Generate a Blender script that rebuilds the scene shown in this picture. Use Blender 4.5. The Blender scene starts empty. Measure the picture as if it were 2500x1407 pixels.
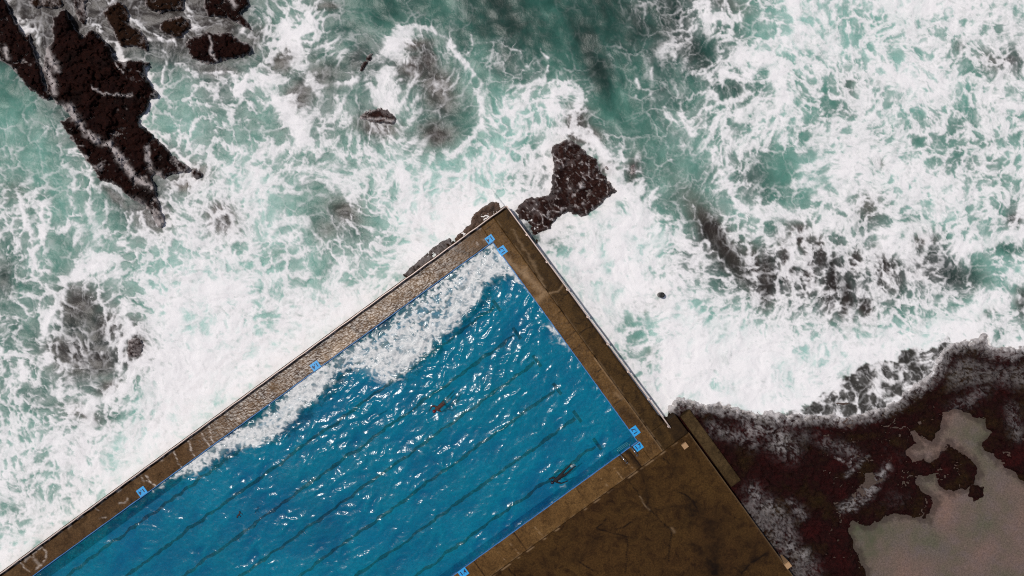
import math, random
import numpy as np
# ---------------------------------------------------------------- plan of the place
# plan coordinates are in survey units (1 unit = S metres, x to the right, y downwards)
S, H = 0.026, 45.0
F32 = np.float32
def P(px, py, z=0.0):
    k = S * (H - z) / H
    return ((px - 1250.0) * k, (703.5 - py) * k, z)
def UN(u, n):                       # pool axes: u along the lanes, n across them
    return (0.809 * u + 0.588 * n, -0.588 * u + 0.809 * n)
def toUN(x, y):
    return (0.809 * x - 0.588 * y, 0.588 * x + 0.809 * y)

# ---------------------------------------------------------------- noise
def _tab(seed):
    r = np.random.RandomState(seed)
    return r.permutation(256).astype(np.int32), r
def perlin(x, y, seed=0):
    perm, r = _tab(seed)
    a = r.rand(256) * 2 * np.pi
    gx, gy = np.cos(a).astype(F32), np.sin(a).astype(F32)
    xi = np.floor(x).astype(np.int32); yi = np.floor(y).astype(np.int32)
    xf = (x - xi).astype(F32); yf = (y - yi).astype(F32)
    u = xf * xf * xf * (xf * (xf * 6 - 15) + 10); v = yf * yf * yf * (yf * (yf * 6 - 15) + 10)
    x0 = xi & 255; x1 = (xi + 1) & 255; y0 = yi & 255; y1 = (yi + 1) & 255
    p0 = perm[x0]; p1 = perm[x1]
    def g(p, yy, dx, dy):
        h = perm[(p + yy) & 255]
        return gx[h] * dx + gy[h] * dy
    a0 = g(p0, y0, xf, yf); b0 = g(p1, y0, xf - 1, yf)
    a1 = g(p0, y1, xf, yf - 1); b1 = g(p1, y1, xf - 1, yf - 1)
    l0 = a0 + u * (b0 - a0); l1 = a1 + u * (b1 - a1)
    return (l0 + v * (l1 - l0)) * 1.5
def fbm(x, y, seed=0, octv=4, gain=0.5, lac=2.03):
    s = 0; a = 1.0; t = 0
    for o in range(octv):
        s = s + a * perlin(x, y, seed + 17 * o); t += a
        x = x * lac + 13.7; y = y * lac - 7.3; a *= gain
    return s / t
def worley(x, y, seed=0):
    perm, r = _tab(seed)
    jx = r.rand(256).astype(F32); jy = r.rand(256).astype(F32); jr = r.rand(256).astype(F32)
    xi = np.floor(x).astype(np.int32); yi = np.floor(y).astype(np.int32)
    f1 = np.full(x.shape, 9, F32); f2 = np.full(x.shape, 9, F32); idr = np.zeros(x.shape, F32)
    for oy in (-1, 0, 1):
        for ox in (-1, 0, 1):
            cx = xi + ox; cy = yi + oy
            h = perm[(perm[cx & 255] + cy) & 255]
            dx = cx + 0.12 + 0.76 * jx[h] - x; dy = cy + 0.12 + 0.76 * jy[h] - y
            d = np.sqrt(dx * dx + dy * dy).astype(F32)
            nearer = d < f1
            f2 = np.where(nearer, f1, np.minimum(f2, d))
            idr = np.where(nearer, jr[h], idr)
            f1 = np.where(nearer, d, f1)
    return f1, f2, idr
def sstep(a, b, x):
    t = np.clip((x - a) / (b - a), 0, 1)
    return t * t * (3 - 2 * t)
def blur(a, r):                     # three box passes = near gaussian
    r = max(1, int(round(r)))
    for ax in (0, 1):
        for _ in range(3):
            p = np.pad(a, [(r + 1, r) if i == ax else (0, 0) for i in (0, 1)], mode='edge')
            c = np.cumsum(p, axis=ax, dtype=np.float64)
            n = a.shape[ax]
            if ax == 0: a = (c[2 * r + 1:2 * r + 1 + n] - c[:n]) / (2 * r + 1)
            else: a = (c[:, 2 * r + 1:2 * r + 1 + n] - c[:, :n]) / (2 * r + 1)
    return a.astype(F32)
def seg_dist(x, y, pts):
    best = np.full(x.shape, 1e9, F32)
    for (ax, ay), (bx, by) in zip(pts[:-1], pts[1:]):
        dx, dy = bx - ax, by - ay
        L = dx * dx + dy * dy + 1e-9
        t = np.clip(((x - ax) * dx + (y - ay) * dy) / L, 0, 1)
        best = np.minimum(best, (x - ax - t * dx) ** 2 + (y - ay - t * dy) ** 2)
    return np.sqrt(best)
def poly_sd(x, y, pts):             # signed distance, positive inside
    d = seg_dist(x, y, list(pts) + [pts[0]])
    ins = np.zeros(x.shape, bool)
    q = len(pts)
    for i in range(q):
        (x0, y0), (x1, y1) = pts[i], pts[(i + 1) % q]
        if y0 == y1: continue
        c = ((y0 > y) != (y1 > y)) & (x < (x1 - x0) * (y - y0) / (y1 - y0) + x0)
        ins ^= c
    return np.where(ins, d, -d)

# ---------------------------------------------------------------- raster over the water
STEP = 2.0
X0, X1, Y0, Y1 = -80.0, 2580.0, -80.0, 1490.0
NX = int((X1 - X0) / STEP) + 1; NY = int((Y1 - Y0) / STEP) + 1
GX, GY = np.meshgrid((X0 + STEP * np.arange(NX)).astype(F32), (Y0 + STEP * np.arange(NY)).astype(F32))
def samp(r, x, y):
    fx = np.clip((x - X0) / STEP, 0, NX - 1.001); fy = np.clip((y - Y0) / STEP, 0, NY - 1.001)
    xi = fx.astype(np.int32); yi = fy.astype(np.int32)
    tx = (fx - xi).astype(F32); ty = (fy - yi).astype(F32)
    a = r[yi, xi]; b = r[yi, xi + 1]; c = r[yi + 1, xi]; d = r[yi + 1, xi + 1]
    return (a + (b - a) * tx) * (1 - ty) + (c + (d - c) * tx) * ty

# survey of the sea in 50-unit squares: foam cover 0-9 and tone of the water 0-9 (0 = rock just below, 9 = milky)
FOAM = """
25235331141234643112212111111124346645667889998887
06324254263244663323532211111111256556667779888877
13514614441135655337342342121232561678887768778668
23401254343455365443453433321223357778778879988777
12311116454666665456634444664223345457677677988688
13321124445556665566442557763222457787776877877688
33444125664435754455333565764422466878878877866776
42256432366766566676455567647762246656668888766777
43445432466778665777667667753585234655567897888777
45444433677876456778788887884368434665457898878878
55555456885776455567999998545896435777678766788788
46555555886766555457999983458998753477878889876677
56456666788877666678998555689998864357666677777457
45557767889988766788875555899999884466666777564445
45545668899988788998655555558999988766755565676976
55633668998878989888888888888977998876667677778967
44545558999998898888888888888878999998888888988577
54545547999999998888888888888688999999999999988767
55554579899999988888888888888788998999999987658778
65555588999999888888888888888888999999996664321111
77677888999998888888888888888888899999995444221121
87888999999988888888888888888888885612452223221111
88789999998888888888888888888888888811222234321111
87789999888888888888888888888888888811012233221111
77778999888888888888888888888888888888133225411111
77879998888888888888888888888888888888812321111111
89998888888888888888888888888888888888812310111111
99988888888888888888888888888888888888882111111111
"""
TONE = """
01111111110134433433343222332232223455666666666555
01111111110144444344443222332232233356666656555544
21111122111134344334344433333333223356666666654533
41111133331343334223345433443244333445555556665544
44111145553454434444334555554344344344554455666555
55411145554454234434434566664444444545555456655555
55431145654555444435333666653444445455555555444445
55542111255554455555456676325444555454565556555556
55554211255665545556676763125344554435556456654445
45555321455666545556777776213444455543564656666555
44555432533466543566777732266765444555554333466553
44455543562466544346777751136577742354344446445564
45555556665665655566763133676766522343233333235566
34544556667666555655333336777776423232122222222466
45423456777766566666666666667667775433222223444673
44422336777665677777777777777756777665443345556745
44322225777777777777777777777746777777666666777635
44432221477777777777777777777646777777777777776646
44433447777777777777777777777646777777776643254466
43444266777777777777777777777777777777776333111111
55443466777777777777777777777777777777773222111111
55545777777777777777777777777777777711112211111111
55555777777777777777777777777777777711111111111111
55555777777777777777777777777777777711111131111111
54555777777777777777777777777777777711111131111111
54577777777777777777777777777777777711111111111111
57777777777777777777777777777777777711111111111111
77777777777777777777777777777777777711111111111111
"""
def grid(txt, sm):
    rows = [r for r in txt.split() if r]
    g = np.array([[int(c) for c in (r + r[-1] * 50)[:50]] for r in rows], F32)
    fx = np.clip((GX - 25) / 50, 0, 48.999); fy = np.clip((GY - 25) / 50, 0, len(rows) - 1.001)
    xi = fx.astype(np.int32); yi = fy.astype(np.int32); tx = fx - xi; ty = fy - yi
    o = (g[yi, xi] * (1 - tx) + g[yi, xi + 1] * tx) * (1 - ty) + (g[yi + 1, xi] * (1 - tx) + g[yi + 1, xi + 1] * tx) * ty
    return blur(o.astype(F32), sm / STEP)

# ribbons of foam (points, half width, strength in tenths) - negative strength thins the foam
RIBBONS = [
 ([(12,-10),(30,20),(45,45),(58,75)],11,6), ([(65,20),(72,45),(62,60),(75,75)],5,4), ([(88,80),(100,110),(90,130),(110,138),(130,125)],9,5),
 ([(130,130),(130,168),(145,176),(172,165)],4,5), ([(113,150),(122,180),(136,206)],5,4), ([(216,10),(232,34),(244,36),(260,15),(282,-2)],6,6),
 ([(225,50),(255,80),(265,100),(285,122),(303,148)],10,6), ([(318,38),(340,58),(378,76),(395,92)],7,5), ([(330,25),(345,10)],8,3),
 ([(357,165),(360,185),(380,212),(394,230),(372,250),(345,298)],6,6), ([(345,300),(400,352),(462,402)],5,5), ([(362,95),(390,122),(412,133),(402,160),(400,200)],3.5,5),
 ([(455,15),(470,50),(490,72)],9,6), ([(425,100),(450,85),(480,75)],5,4), ([(430,160),(460,166),(482,180)],6,4), ([(330,65),(375,75),(392,95),(430,108)],4,4),
 ([(500,52),(520,50),(560,62),(600,80)],7,4), ([(500,178),(550,177),(572,182)],5,5), ([(578,218),(600,192),(660,142),(698,92),(705,80)],8,5),
 ([(690,58),(705,76),(737,78)],9,5), ([(752,36),(766,58),(762,68),(742,70)],8,6), ([(705,85),(722,115),(728,150),(748,165),(765,215)],16,5),
 ([(575,226),(640,196),(690,190),(727,165)],9,5), ([(640,196),(660,230),(690,265),(722,312),(742,348)],20,4), ([(770,212),(810,204),(850,204),(882,188)],8,4),
 ([(958,112),(975,92),(1002,84)],22,5), ([(942,178),(926,215),(945,252)],20,5), ([(985,75),(1010,64),(1052,70),(1085,90),(1112,128),(1150,170),(1172,202)],7,5),
 ([(1165,222),(1178,290),(1170,312),(1140,346),(1100,384)],7,4), ([(1250,272),(1280,240),(1308,200)],18,3), ([(1345,228),(1380,216),(1412,235),(1416,262),(1385,274),(1350,262),(1340,240)],12,5),
 ([(1726,10),(1722,50),(1760,42),(1785,56),(1812,40)],8,4), ([(1790,132),(1830,126),(1870,142),(1900,172),(1906,236)],20,3), ([(1762,172),(1775,178),(1810,190),(1832,180),(1842,165)],7,5),
 ([(1762,172),(1758,202),(1772,242)],3.5,4), ([(1812,195),(1818,212),(1811,246)],3,4), ([(1735,222),(1760,250),(1805,246)],6,4), ([(1810,292),(1822,270),(1870,266),(1915,258)],12,4),
 ([(1938,-10),(1945,50),(1952,72)],13,4), ([(1320,120),(1335,140),(1338,175)],3,3), ([(1250,118),(1275,140),(1290,165)],3,3), ([(1150,90),(1152,115),(1145,130)],3,3),
 ([(1550,180),(1560,205),(1555,230)],4,3), ([(1590,170),(1592,230),(1588,262)],4,3), ([(1660,275),(1668,300),(1690,330)],6,3), ([(1640,395),(1610,400),(1610,440),(1590,480)],4,3),
 ([(42,480),(55,520),(75,570),(80,620),(85,680)],8,4), ([(100,500),(105,560),(98,580)],7,4), ([(100,560),(165,555),(180,545)],8,4), ([(230,580),(255,565),(270,580),(300,600)],7,3),
 ([(150,690),(200,665),(280,620)],12,4), ([(150,720),(120,770),(105,830),(115,880)],11,4), ([(190,665),(240,650)],16,4), ([(300,735),(310,790),(270,850),(255,860)],8,4),
 ([(340,800),(300,830),(290,900)],6,4), ([(400,845),(330,900),(290,955),(220,985),(215,1050)],14,5), ([(40,865),(55,900),(60,930)],12,4), ([(90,980),(140,960),(170,1000)],8,3),
 ([(1500,440),(1540,470),(1560,520),(1580,540)],14,5), ([(1335,360),(1348,330),(1400,320),(1440,340),(1475,380),(1490,420),(1530,480)],14,4), ([(1330,480),(1345,430),(1340,370)],11,4),
 ([(1330,470),(1290,480),(1262,500)],10,5), ([(1420,545),(1380,530),(1340,575),(1325,600)],14,6), ([(1500,480),(1470,520),(1425,545)],14,5),
 ([(1690,500),(1720,580),(1770,650),(1800,700)],4,3), ([(1940,570),(1930,640),(1910,670)],7,4), ([(1760,420),(1800,500),(1850,510)],9,3),
 ([(2300,590),(2260,600),(2240,560)],8,3), ([(2330,610),(2400,600),(2500,570)],18,4), ([(2170,610),(2150,580),(2200,560)],10,3), ([(2000,470),(2080,520),(2100,600)],7,3), ([(2440,740),(2380,780),(2300,800)],25,4),
 ([(1700,620),(1640,560),(1600,600)],20,3), ([(980,420),(1000,470),(960,520)],14,3), ([(620,420),(640,370),(700,360)],12,3), ([(735,440),(745,430),(720,470)],18,3),
 # thinner places
 ([(1700,118),(1722,130)],42,-4), ([(1786,208),(1790,218)],30,-5), ([(1850,200),(1875,225)],24,-5), ([(1822,55),(1835,85)],24,-4), ([(1845,400),(1862,470)],38,-4), ([(1892,370),(1902,420)],26,-4),
 ([(1916,390),(1914,440)],14,-4), ([(1378,252),(1384,254)],20,-5), ([(610,210),(625,220)],20,-4), ([(640,160),(715,160)],22,-3), ([(655,265),(672,310)],26,-4), ([(740,175),(735,190)],18,-3),
 ([(800,160),(812,185)],25,-3), ([(750,210),(740,250)],22,-5), ([(740,470),(800,490)],34,-3), ([(780,540),(800,560)],24,-3), ([(960,470),(970,510)],15,-4),
 ([(145,490),(150,530)],20,-4), ([(75,520),(80,545)],16,-4), ([(130,590),(150,640)],28,-3), ([(225,760),(250,850)],22,-4),
 ([(240,880),(270,930)],30,-3), ([(310,730),(330,770)],16,-3), ([(570,600),(585,620)],14,-5), ([(770,640),(790,690)],14,-3),
 ([(1700,500),(1730,560),(1770,620),(1815,690)],24,-4), ([(1950,560),(1962,590)],22,-5), ([(1868,620),(1872,720)],20,-4), ([(2030,650),(2034,700)],14,-5), ([(2062,690),(2066,770)],14,-4), ([(2112,735),(2118,770)],16,-4),
 ([(2010,640),(1995,600)],14,-4), ([(2160,640),(2180,680)],18,-4), ([(2290,600),(2300,640),(2330,680)],30,-5), ([(2440,605),(2490,615)],16,-4), ([(2480,540),(2462,530)],16,-5), ([(2380,660),(2390,690)],16,-4),
 ([(2420,770),(2400,790)],18,-4), ([(2500,710),(2495,750)],14,-5), ([(1590,850),(1580,880)],22,-4), ([(1570,880),(1585,905)],16,-3), ([(2140,410),(2150,440)],26,-4), ([(2250,360),(2280,380)],26,-3),
 ([(2335,360),(2340,400)],22,-3), ([(2450,410),(2455,440)],14,-4), ([(2430,60),(2440,100)],10,-4), ([(2460,140),(2490,150)],24,-4), ([(2070,200),(2072,215)],16,-4), ([(2030,180),(2030,205)],14,-4),
 ([(2012,240),(2022,270)],20,-4), ([(2085,300),(2080,320)],16,-4), ([(2155,230),(2150,320)],16,-3), ([(2130,35),(2145,40)],16,-4), ([(2155,90),(2195,145)],18,-3), ([(2340,110),(2345,115)],14,-5),
 ([(2360,175),(2400,180)],16,-4), ([(2465,350),(2475,330)],20,-3), ([(2290,10),(2310,60)],8,-3), ([(2230,330),(2240,350)],12,-3), ([(1470,180),(1490,260)],30,-2), ([(1160,330),(1130,290)],34,-3), ([(1060,320),(1085,350)],26,-3),
]
# rock seen through the water, and wave troughs with their shade painted in (x, y, half length, half width, angle, strength, how brown)
SUNKEN_SHADE = [
 (1045,150,14,32,-10,5,1), (1010,165,30,30,0,2,1), (1070,215,30,45,-25,3,1), (1068,330,30,22,25,4,1), (1010,110,34,12,0,2,1), (925,310,42,18,10,3,1), (1405,295,22,28,25,5,1), (1400,330,30,18,30,2,1),
 (1440,335,26,20,30,2,1), (730,232,30,22,-30,4,.8), (722,250,20,12,0,3,1), (705,115,10,18,10,3,.8), (785,185,40,30,-20,2,.5), (690,150,34,22,-25,2.4,.9), (870,150,16,42,25,2.2,.1), (800,15,24,10,0,2,.7),
 (620,100,40,18,-50,2.5,.6), (530,170,40,10,5,2,.6), (540,525,30,28,40,4,1), (550,550,28,20,0,2,1), (845,515,34,26,30,3,.8), (800,560,26,20,0,1.5,.5), (380,530,36,30,40,4,1), (280,480,36,10,42,2.4,.6),
 (190,745,42,40,20,2.5,.9), (260,800,40,30,-40,2.6,.9), (330,845,30,42,0,4,1), (180,870,60,40,10,2.4,.9), (240,880,40,32,10,2.4,.9), (270,945,30,16,-20,2.4,.9), (200,1010,40,16,20,1.5,.8), (150,850,30,20,0,2,.9),
 (1760,590,26,120,-36,3,1), (1735,560,20,50,-36,2,1), (1955,575,24,34,-30,4,1), (1870,680,22,60,0,3.5,1), (1840,650,18,50,-15,2.5,1), (1920,640,16,50,-10,2.4,1), (2030,690,18,60,5,4.5,1), (2000,620,18,40,-10,3.5,1), (1975,660,16,50,5,2.6,1), (2064,730,14,50,0,3,1), (2112,750,18,30,-20,3,1),
 (2160,660,24,44,-20,3,1), (2250,590,30,14,-20,2.4,.8), (2120,500,30,30,0,1.5,.8), (2090,640,16,26,0,2.6,1), (2300,640,36,62,-25,3.2,.0), (2380,690,38,38,0,2.8,.1), (2460,608,50,18,8,2.8,.0), (2250,650,30,30,0,2.4,.2), (2480,535,22,14,-40,4,.4), (2495,735,14,34,0,3.5,.4), (2400,775,26,14,-35,3,.2), (2420,755,16,14,0,2,.2),  # the least brown ones are shaded swell faces, painted dark
 (1850,440,40,50,0,1.2,.0), (1790,215,30,30,0,1.0,.0), (1585,870,16,30,10,2,.3), (1545,415,16,30,10,3,.6), (1480,410,20,14,0,4,1), (1610,740,24,16,0,1.2,.8), (1570,750,22,16,0,1.0,.7), (1735,895,40,10,-25,.9,.7),
 (2420,150,30,16,30,2,.6), (2460,150,16,10,0,2.4,.5), (2470,160,26,30,0,1.5,.2), (2345,112,14,14,0,2,.3), (2070,205,16,26,-25,1.8,.2), (1780,10,50,18,20,1.6,.4), (1700,130,46,34,10,1.2,.0), (1590,70,60,20,40,1,.0),
 (1470,190,28,80,-20,1,.0), (1290,60,40,40,30,.7,.0), (2150,400,16,10,40,2,.7), (40,470,40,22,35,1.2,.3), (10,690,20,50,0,1.6,.2), (480,425,30,20,0,4,1), (450,450,30,20,0,2,1),
 (2080,940,70,26,-20,2,.6), (2200,900,70,30,-15,2.4,.6),
]
# edge of the white surf on the shelf and of the thin sheet of water in front of it
SURF_EDGE = [(1540,1010),(1625,1016),(1650,985),(1662,974),(1690,985),(1720,990),(1760,988),(1790,1000),(1830,1010),(1870,1018),(1895,1015),(1930,1002),(1962,990),(2000,965),(2040,950),(2050,930),(2090,905),(2100,890),(2140,885),(2190,880),(2205,855),(2225,852),(2280,850),(2292,836),(2308,820),(2322,840),(2380,835),(2400,824),(2412,846),(2450,856),(2480,850),(2600,860)]
WASH_EDGE = [(1540,1010),(1625,1016),(1650,985),(1662,974),(1690,985),(1720,990),(1760,988),(1790,1000),(1830,1010),(1870,1018),(1895,1018),(1930,1018),(2000,1015),(2060,1021),(2110,1010),(2160,995),(2190,980),(2215,955),(2260,930),(2280,910),(2287,888),(2302,866),(2325,842),(2380,836),(2400,826),(2412,848),(2450,858),(2480,852),(2600,862)]

def build_fields():
    f = {}
    # flow: a few eddies, the run along the wall, curl noise
    vx = np.zeros_like(GX); vy = np.zeros_like(GX)
    for cx, cy, r, w in [(965,230,95,1.5),(1065,300,80,-0.9),(1385,250,55,0.8),(800,430,90,0.7),(260,820,80,-0.7),(700,560,110,-0.6),(1960,300,120,0.5),(2250,560,110,0.6),(1650,700,110,-0.7),(150,560,90,0.5),(1880,620,80,-.5),(2200,200,90,-.5)]:
        dx, dy = GX - cx, GY - cy; g = np.exp(-(dx * dx + dy * dy) / (2 * r * r)) * w * .55
        vx += -dy * g; vy += dx * g
    for sc, amp, sd in ((230, 17, 3), (95, 3, 4)):
        e = 0.02
        p = fbm(GX / sc, GY / sc, sd, 2)
        gy_, gx_ = np.gradient(p, STEP)
        vx += amp * gy_ * sc * .55; vy -= amp * gx_ * sc * .55
    # drag along the shore and the long dark run
    for pts, w, mag in [([(1500,100),(1620,300),(1700,520),(1830,720)],120,24), ([(500,1060),(900,770),(1200,540)],70,20), ([(2450,900),(1900,1000)],90,-20), ([(300,160),(600,60)],60,22), ([(1330,900),(1600,990)],60,14)]:
        d = seg_dist(GX, GY, pts); g = np.exp(-(d / w) ** 2)
        a = math.atan2(pts[-1][1] - pts[0][1], pts[-1][0] - pts[0][0])
        vx += math.cos(a) * mag * g; vy += math.sin(a) * mag * g
    qx, qy = GX.copy(), GY.copy()
    steps = 7
    for i in range(steps):
        sx = samp(vx, qx, qy); sy = samp(vy, qx, qy)
        qx = qx - sx / steps; qy = qy - sy / steps
    qx = qx + 15 * fbm(GX / 60, GY / 60, 61, 3) + 4.5 * fbm(GX / 15, GY / 15, 63, 2)
    qy = qy + 15 * fbm(GX / 60, GY / 60, 62, 3) + 4.5 * fbm(GX / 15, GY / 15, 64, 2)
    qx = qx + 2.6 * fbm(GX / 7.5, GY / 7.5, 65, 2); qy = qy + 2.6 * fbm(GX / 7.5, GY / 7.5, 66, 2)
    # lace: rounded holes between strands, three sizes
    def lace(sc, seed):
        f1, f2, idr = worley(qx / sc, qy / sc, seed)
        edge = f2 - f1
        return edge, f1, idr
    e1, a1, i1 = lace(52, 21); e2, a2, i2 = lace(27, 22); e3, a3, i3 = lace(13.5, 23)
    big = fbm(qx / 120, qy / 120, 31, 3); med = fbm(qx / 34, qy / 34, 32, 3); fine = fbm(qx / 8.5, qy / 8.5, 33, 3)
    rid = 1 - np.abs(fbm(qx / 40, qy / 40, 34, 4)) * 3.2
    rid2 = 1 - np.abs(fbm(qx / 17, qy / 17, 35, 3)) * 3.0
    rid3 = 1 - np.abs(fbm(qx / 9 + 4 * med, qy / 9, 36, 3)) * 2.8
    rid4 = 1 - np.abs(fbm(qx / 5.2, qy / 5.2 + 2 * fine, 37, 2)) * 2.6
    wisp = np.clip(.12 + .40 * np.clip(rid3, 0, 1) + .34 * np.clip(rid4, 0, 1) + .42 * np.clip(rid2, 0, 1) * (.6 + med), 0, 1)
    # small bubbles of clear water group in clusters
    hole = lambda e, a, i, r: (1 - np.clip(e / r, 0, 1)) ** 1.15
    Sx = (1.15 * hole(e1, a1, i1, .50) + 1.0 * hole(e2, a2, i2, .62) * (0.35 + 1.1 * i1) + 0.50 * hole(e3, a3, i3, .75) * (0.2 + 1.2 * i2)
          + 0.40 * big + 0.62 * med + 0.50 * fine + 0.26 * rid + 0.34 * rid2 + .30 * rid3 - .45 * i2)
    flat = np.sort(Sx[::5, ::5].ravel()); 
    U = np.interp(Sx, flat, np.linspace(0, 1, flat.size)).astype(F32)
    rs0 = np.random.RandomState(8)
    # cover
    wx = GX + 10 * fbm(GX / 30, GY / 30, 41, 3); wy = GY + 10 * fbm(GX / 30, GY / 30, 42, 3)
    D = grid(FOAM, 15) + 1.1 * big
    for pts, w, s in RIBBONS:
        xs = [p[0] for p in pts]; ys = [p[1] for p in pts]; m = 3 * w + 14
        i0 = max(0, int((min(xs) - m - X0) / STEP)); i1_ = min(NX, int((max(xs) + m - X0) / STEP)); j0 = max(0, int((min(ys) - m - Y0) / STEP)); j1 = min(NY, int((max(ys) + m - Y0) / STEP))
        sl = (slice(j0, j1), slice(i0, i1_))
        d = seg_dist(wx[sl], wy[sl], pts)
        D[sl] += (s if s > 0 else .55 * s) * np.exp(-(d / w) ** 2 * .9)
    tone = grid(TONE, 20) + 1.0 * fbm(qx / 70, qy / 70, 51, 4) + .35 * fbm(qx / 16, qy / 16, 52, 3)
    tone = tone - 1.6 * sstep(640, 500, GX) * sstep(175, 120, GY)
    tone = tone + .9 * fbm((GX * .86 - GY * .5) / 46, (GX * .5 + GY * .86) / 260, 53, 3) * sstep(420, 200, GY) * sstep(950, 1150, GX) * sstep(1900, 1650, GX)
    brown = np.clip((1.9 - grid(TONE, 30)) * 1.2, 0, 1)
    for x, y, a, b, ang, s, br in SUNKEN_SHADE:
        m = 2.6 * max(a, b) + 12
        i0 = max(0, int((x - m - X0) / STEP)); i1_ = min(NX, int((x + m - X0) / STEP)); j0 = max(0, int((y - m - Y0) / STEP)); j1 = min(NY, int((y + m - Y0) / STEP))
        if i1_ <= i0 or j1 <= j0: continue
        sl = (slice(j0, j1), slice(i0, i1_))
        c, sn = math.cos(math.radians(ang)), math.sin(math.radians(ang))
        dx, dy = wx[sl] - x, wy[sl] - y
        e = ((dx * c + dy * sn) / a) ** 2 + ((-dx * sn + dy * c) / b) ** 2
        g = np.exp(-e * .8)
        tone[sl] -= .64 * s * g
        brown[sl] = np.maximum(brown[sl], br * g ** .7)
        D[sl] -= .12 * s * g
    # the surf line on the shelf
    def below(line, amp, sc, seed):
        xs = np.array([p[0] for p in line], F32); ys = np.array([p[1] for p in line], F32)
        nx = GX + amp * fbm(GX / sc, GY / sc, seed, 4); ny = GY + amp * fbm(GX / sc, GY / sc, seed + 9, 4)
        d = seg_dist(nx, ny, line); yy = np.interp(nx, xs, ys)
        return np.where((ny > yy) & (nx > 1560), d, -d)
    f['surf'] = below(SURF_EDGE, 16, 24, 71); wj = sstep(1990, 1900, GX) + sstep(2290, 2330, GX)
    f['wash'] = below(WASH_EDGE, 5 + 10 * wj, 30, 75)
    shore = sstep(-40, -4, f['surf']) * sstep(1600, 1720, GX) * (f['surf'] < 0)
    D += 2.2 * shore; 
    thin = sstep(-3, 4, f['surf']) * (GX > 1600) * sstep(16, 5, f['wash'])
    D = D * (1 - thin) + thin * (4.3 + 2.2 * med * 2 + 4.5 * np.exp(-(f['wash'] / 6.0) ** 2) + 1.5 * np.exp(-(f['wash'] / 16.0) ** 2))
    tone = tone * (1 - thin) + thin * (1.5 + .8 * med); brown = brown * (1 - thin) + .8 * thin
    D = np.clip((D - .9) / 8.6, 0.0, .955) ** 1.62
    D = D * (1 - .60 * sstep(640, 480, GX) * sstep(190, 120, GY))
    # drawn-out streaks where the water runs
    wl = blur(rs0.rand(NY, NX).astype(F32), 2); wl = (wl - wl.mean()) / wl.std() * .6 + .9 * (fine + .6 * med); accl = np.zeros_like(wl)
    sp0 = np.sqrt(vx * vx + vy * vy) + 2.5
    for sg in (-1, 1):
        hx, hy = GX.copy(), GY.copy()
        for i in range(13):
            accl += samp(wl, hx, hy); hx = hx + sg * vx / sp0 * 2.6; hy = hy + sg * vy / sp0 * 2.6
    accl = accl + 4.0 * med + 3. * big; fl2 = np.sort(accl[::5, ::5].ravel()); Us = np.interp(accl, fl2, np.linspace(0, 1, fl2.size)).astype(F32)
    ms = .75 * sstep(.02, .34, fbm(GX / 170, GY / 170, 95, 3))
    for cx, cy, r in ((960, 210, 150), (800, 440, 80), (1640, 420, 130), (1060, 310, 110), (700, 520, 120)):
        ms = np.maximum(ms, .85 * np.exp(-((GX - cx) ** 2 + (GY - cy) ** 2) / (r * r)))
    U = U * (1 - ms) + Us * ms
    soft = 0.17 + 0.16 * np.clip(med + .5, 0, 1)
    thr = 1.0 - D
    Uw = U + .20 * (wisp - .45)
    lace_ = sstep(thr - soft, thr + soft * .9, Uw)
    hi = sstep(.55, .9, D)
    cover = (.50 + .50 * wisp) * (1 - hi) + hi * np.clip(.78 + .24 * wisp * (1 + big) + .42 * big + .30 * med, .3, 1.02)
    foam = lace_ * cover * sstep(.015, .26, D)
    veil = np.clip(.72 * D * (.55 + .75 * med + .45 * big), 0, .55) * (1 - .85 * np.clip(brown, 0, 1)) * (.75 + .25 * wisp)
    # threads
    def thread(e, w, mask): return np.exp(-(e / w) ** 2) * mask
    m1 = sstep(-.4, .15, fbm(qx / 60, qy / 60, 81, 3)); m2 = sstep(-.2, .3, fbm(qx / 30, qy / 30, 82, 3)); m3 = sstep(.0, .4, fbm(qx / 24, qy / 24, 83, 2))
    th = np.maximum.reduce([thread(e1, .04, m1), .75 * thread(e2, .055, m2), .5 * thread(e3, .09, m3), .6 * sstep(.90, 1.0, rid) * m2, .5 * sstep(.88, 1.0, rid2) * m3, .3 * sstep(.8, 1., rid3) * m2])
    th = np.maximum(th, .8 * thread(e2, .085, m2) * np.clip(brown, 0, 1)); th = np.maximum(th, .7 * thread(e1, .05, 1) * np.clip(brown, 0, 1))
    th = th * (0.50 + .5 * D) * sstep(0.0, .10, D + .02)
    # hair along the flow
    rs = np.random.RandomState(5)
    wn = rs.rand(NY, NX).astype(F32); acc = np.zeros_like(wn)
    sp = np.sqrt(vx * vx + vy * vy) + 4
    ux, uy = vx / sp, vy / sp
    hx, hy = GX.copy(), GY.copy()
    for i in range(7):
        acc += samp(wn, hx, hy); hx = hx + ux * 2.0; hy = hy + uy * 2.0
    hair = (acc / 7 - .5) * 4.2
    foam = 1 - (1 - foam * (.93 + .07 * np.clip(hair, -1, 1))) * (1 - veil * (1 + .15 * hair))
    foam = 1 - (1 - foam) * (1 - th * (0.85 + .25 * hair))
    foam = np.clip(foam, 0, 1)
    aer = blur(foam, 9 / STEP)
    tone = tone + .75 * sstep(.25, .9, aer) * (1 - .75 * brown)
    f['foam'] = foam.astype(F32); f['tone'] = np.clip(np.where(tone < 1.4, 1.4 + (tone - 1.4) * .35, tone) / 9, 0, 1).astype(F32); f['brown'] = np.clip(brown, 0, 1).astype(F32)
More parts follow.
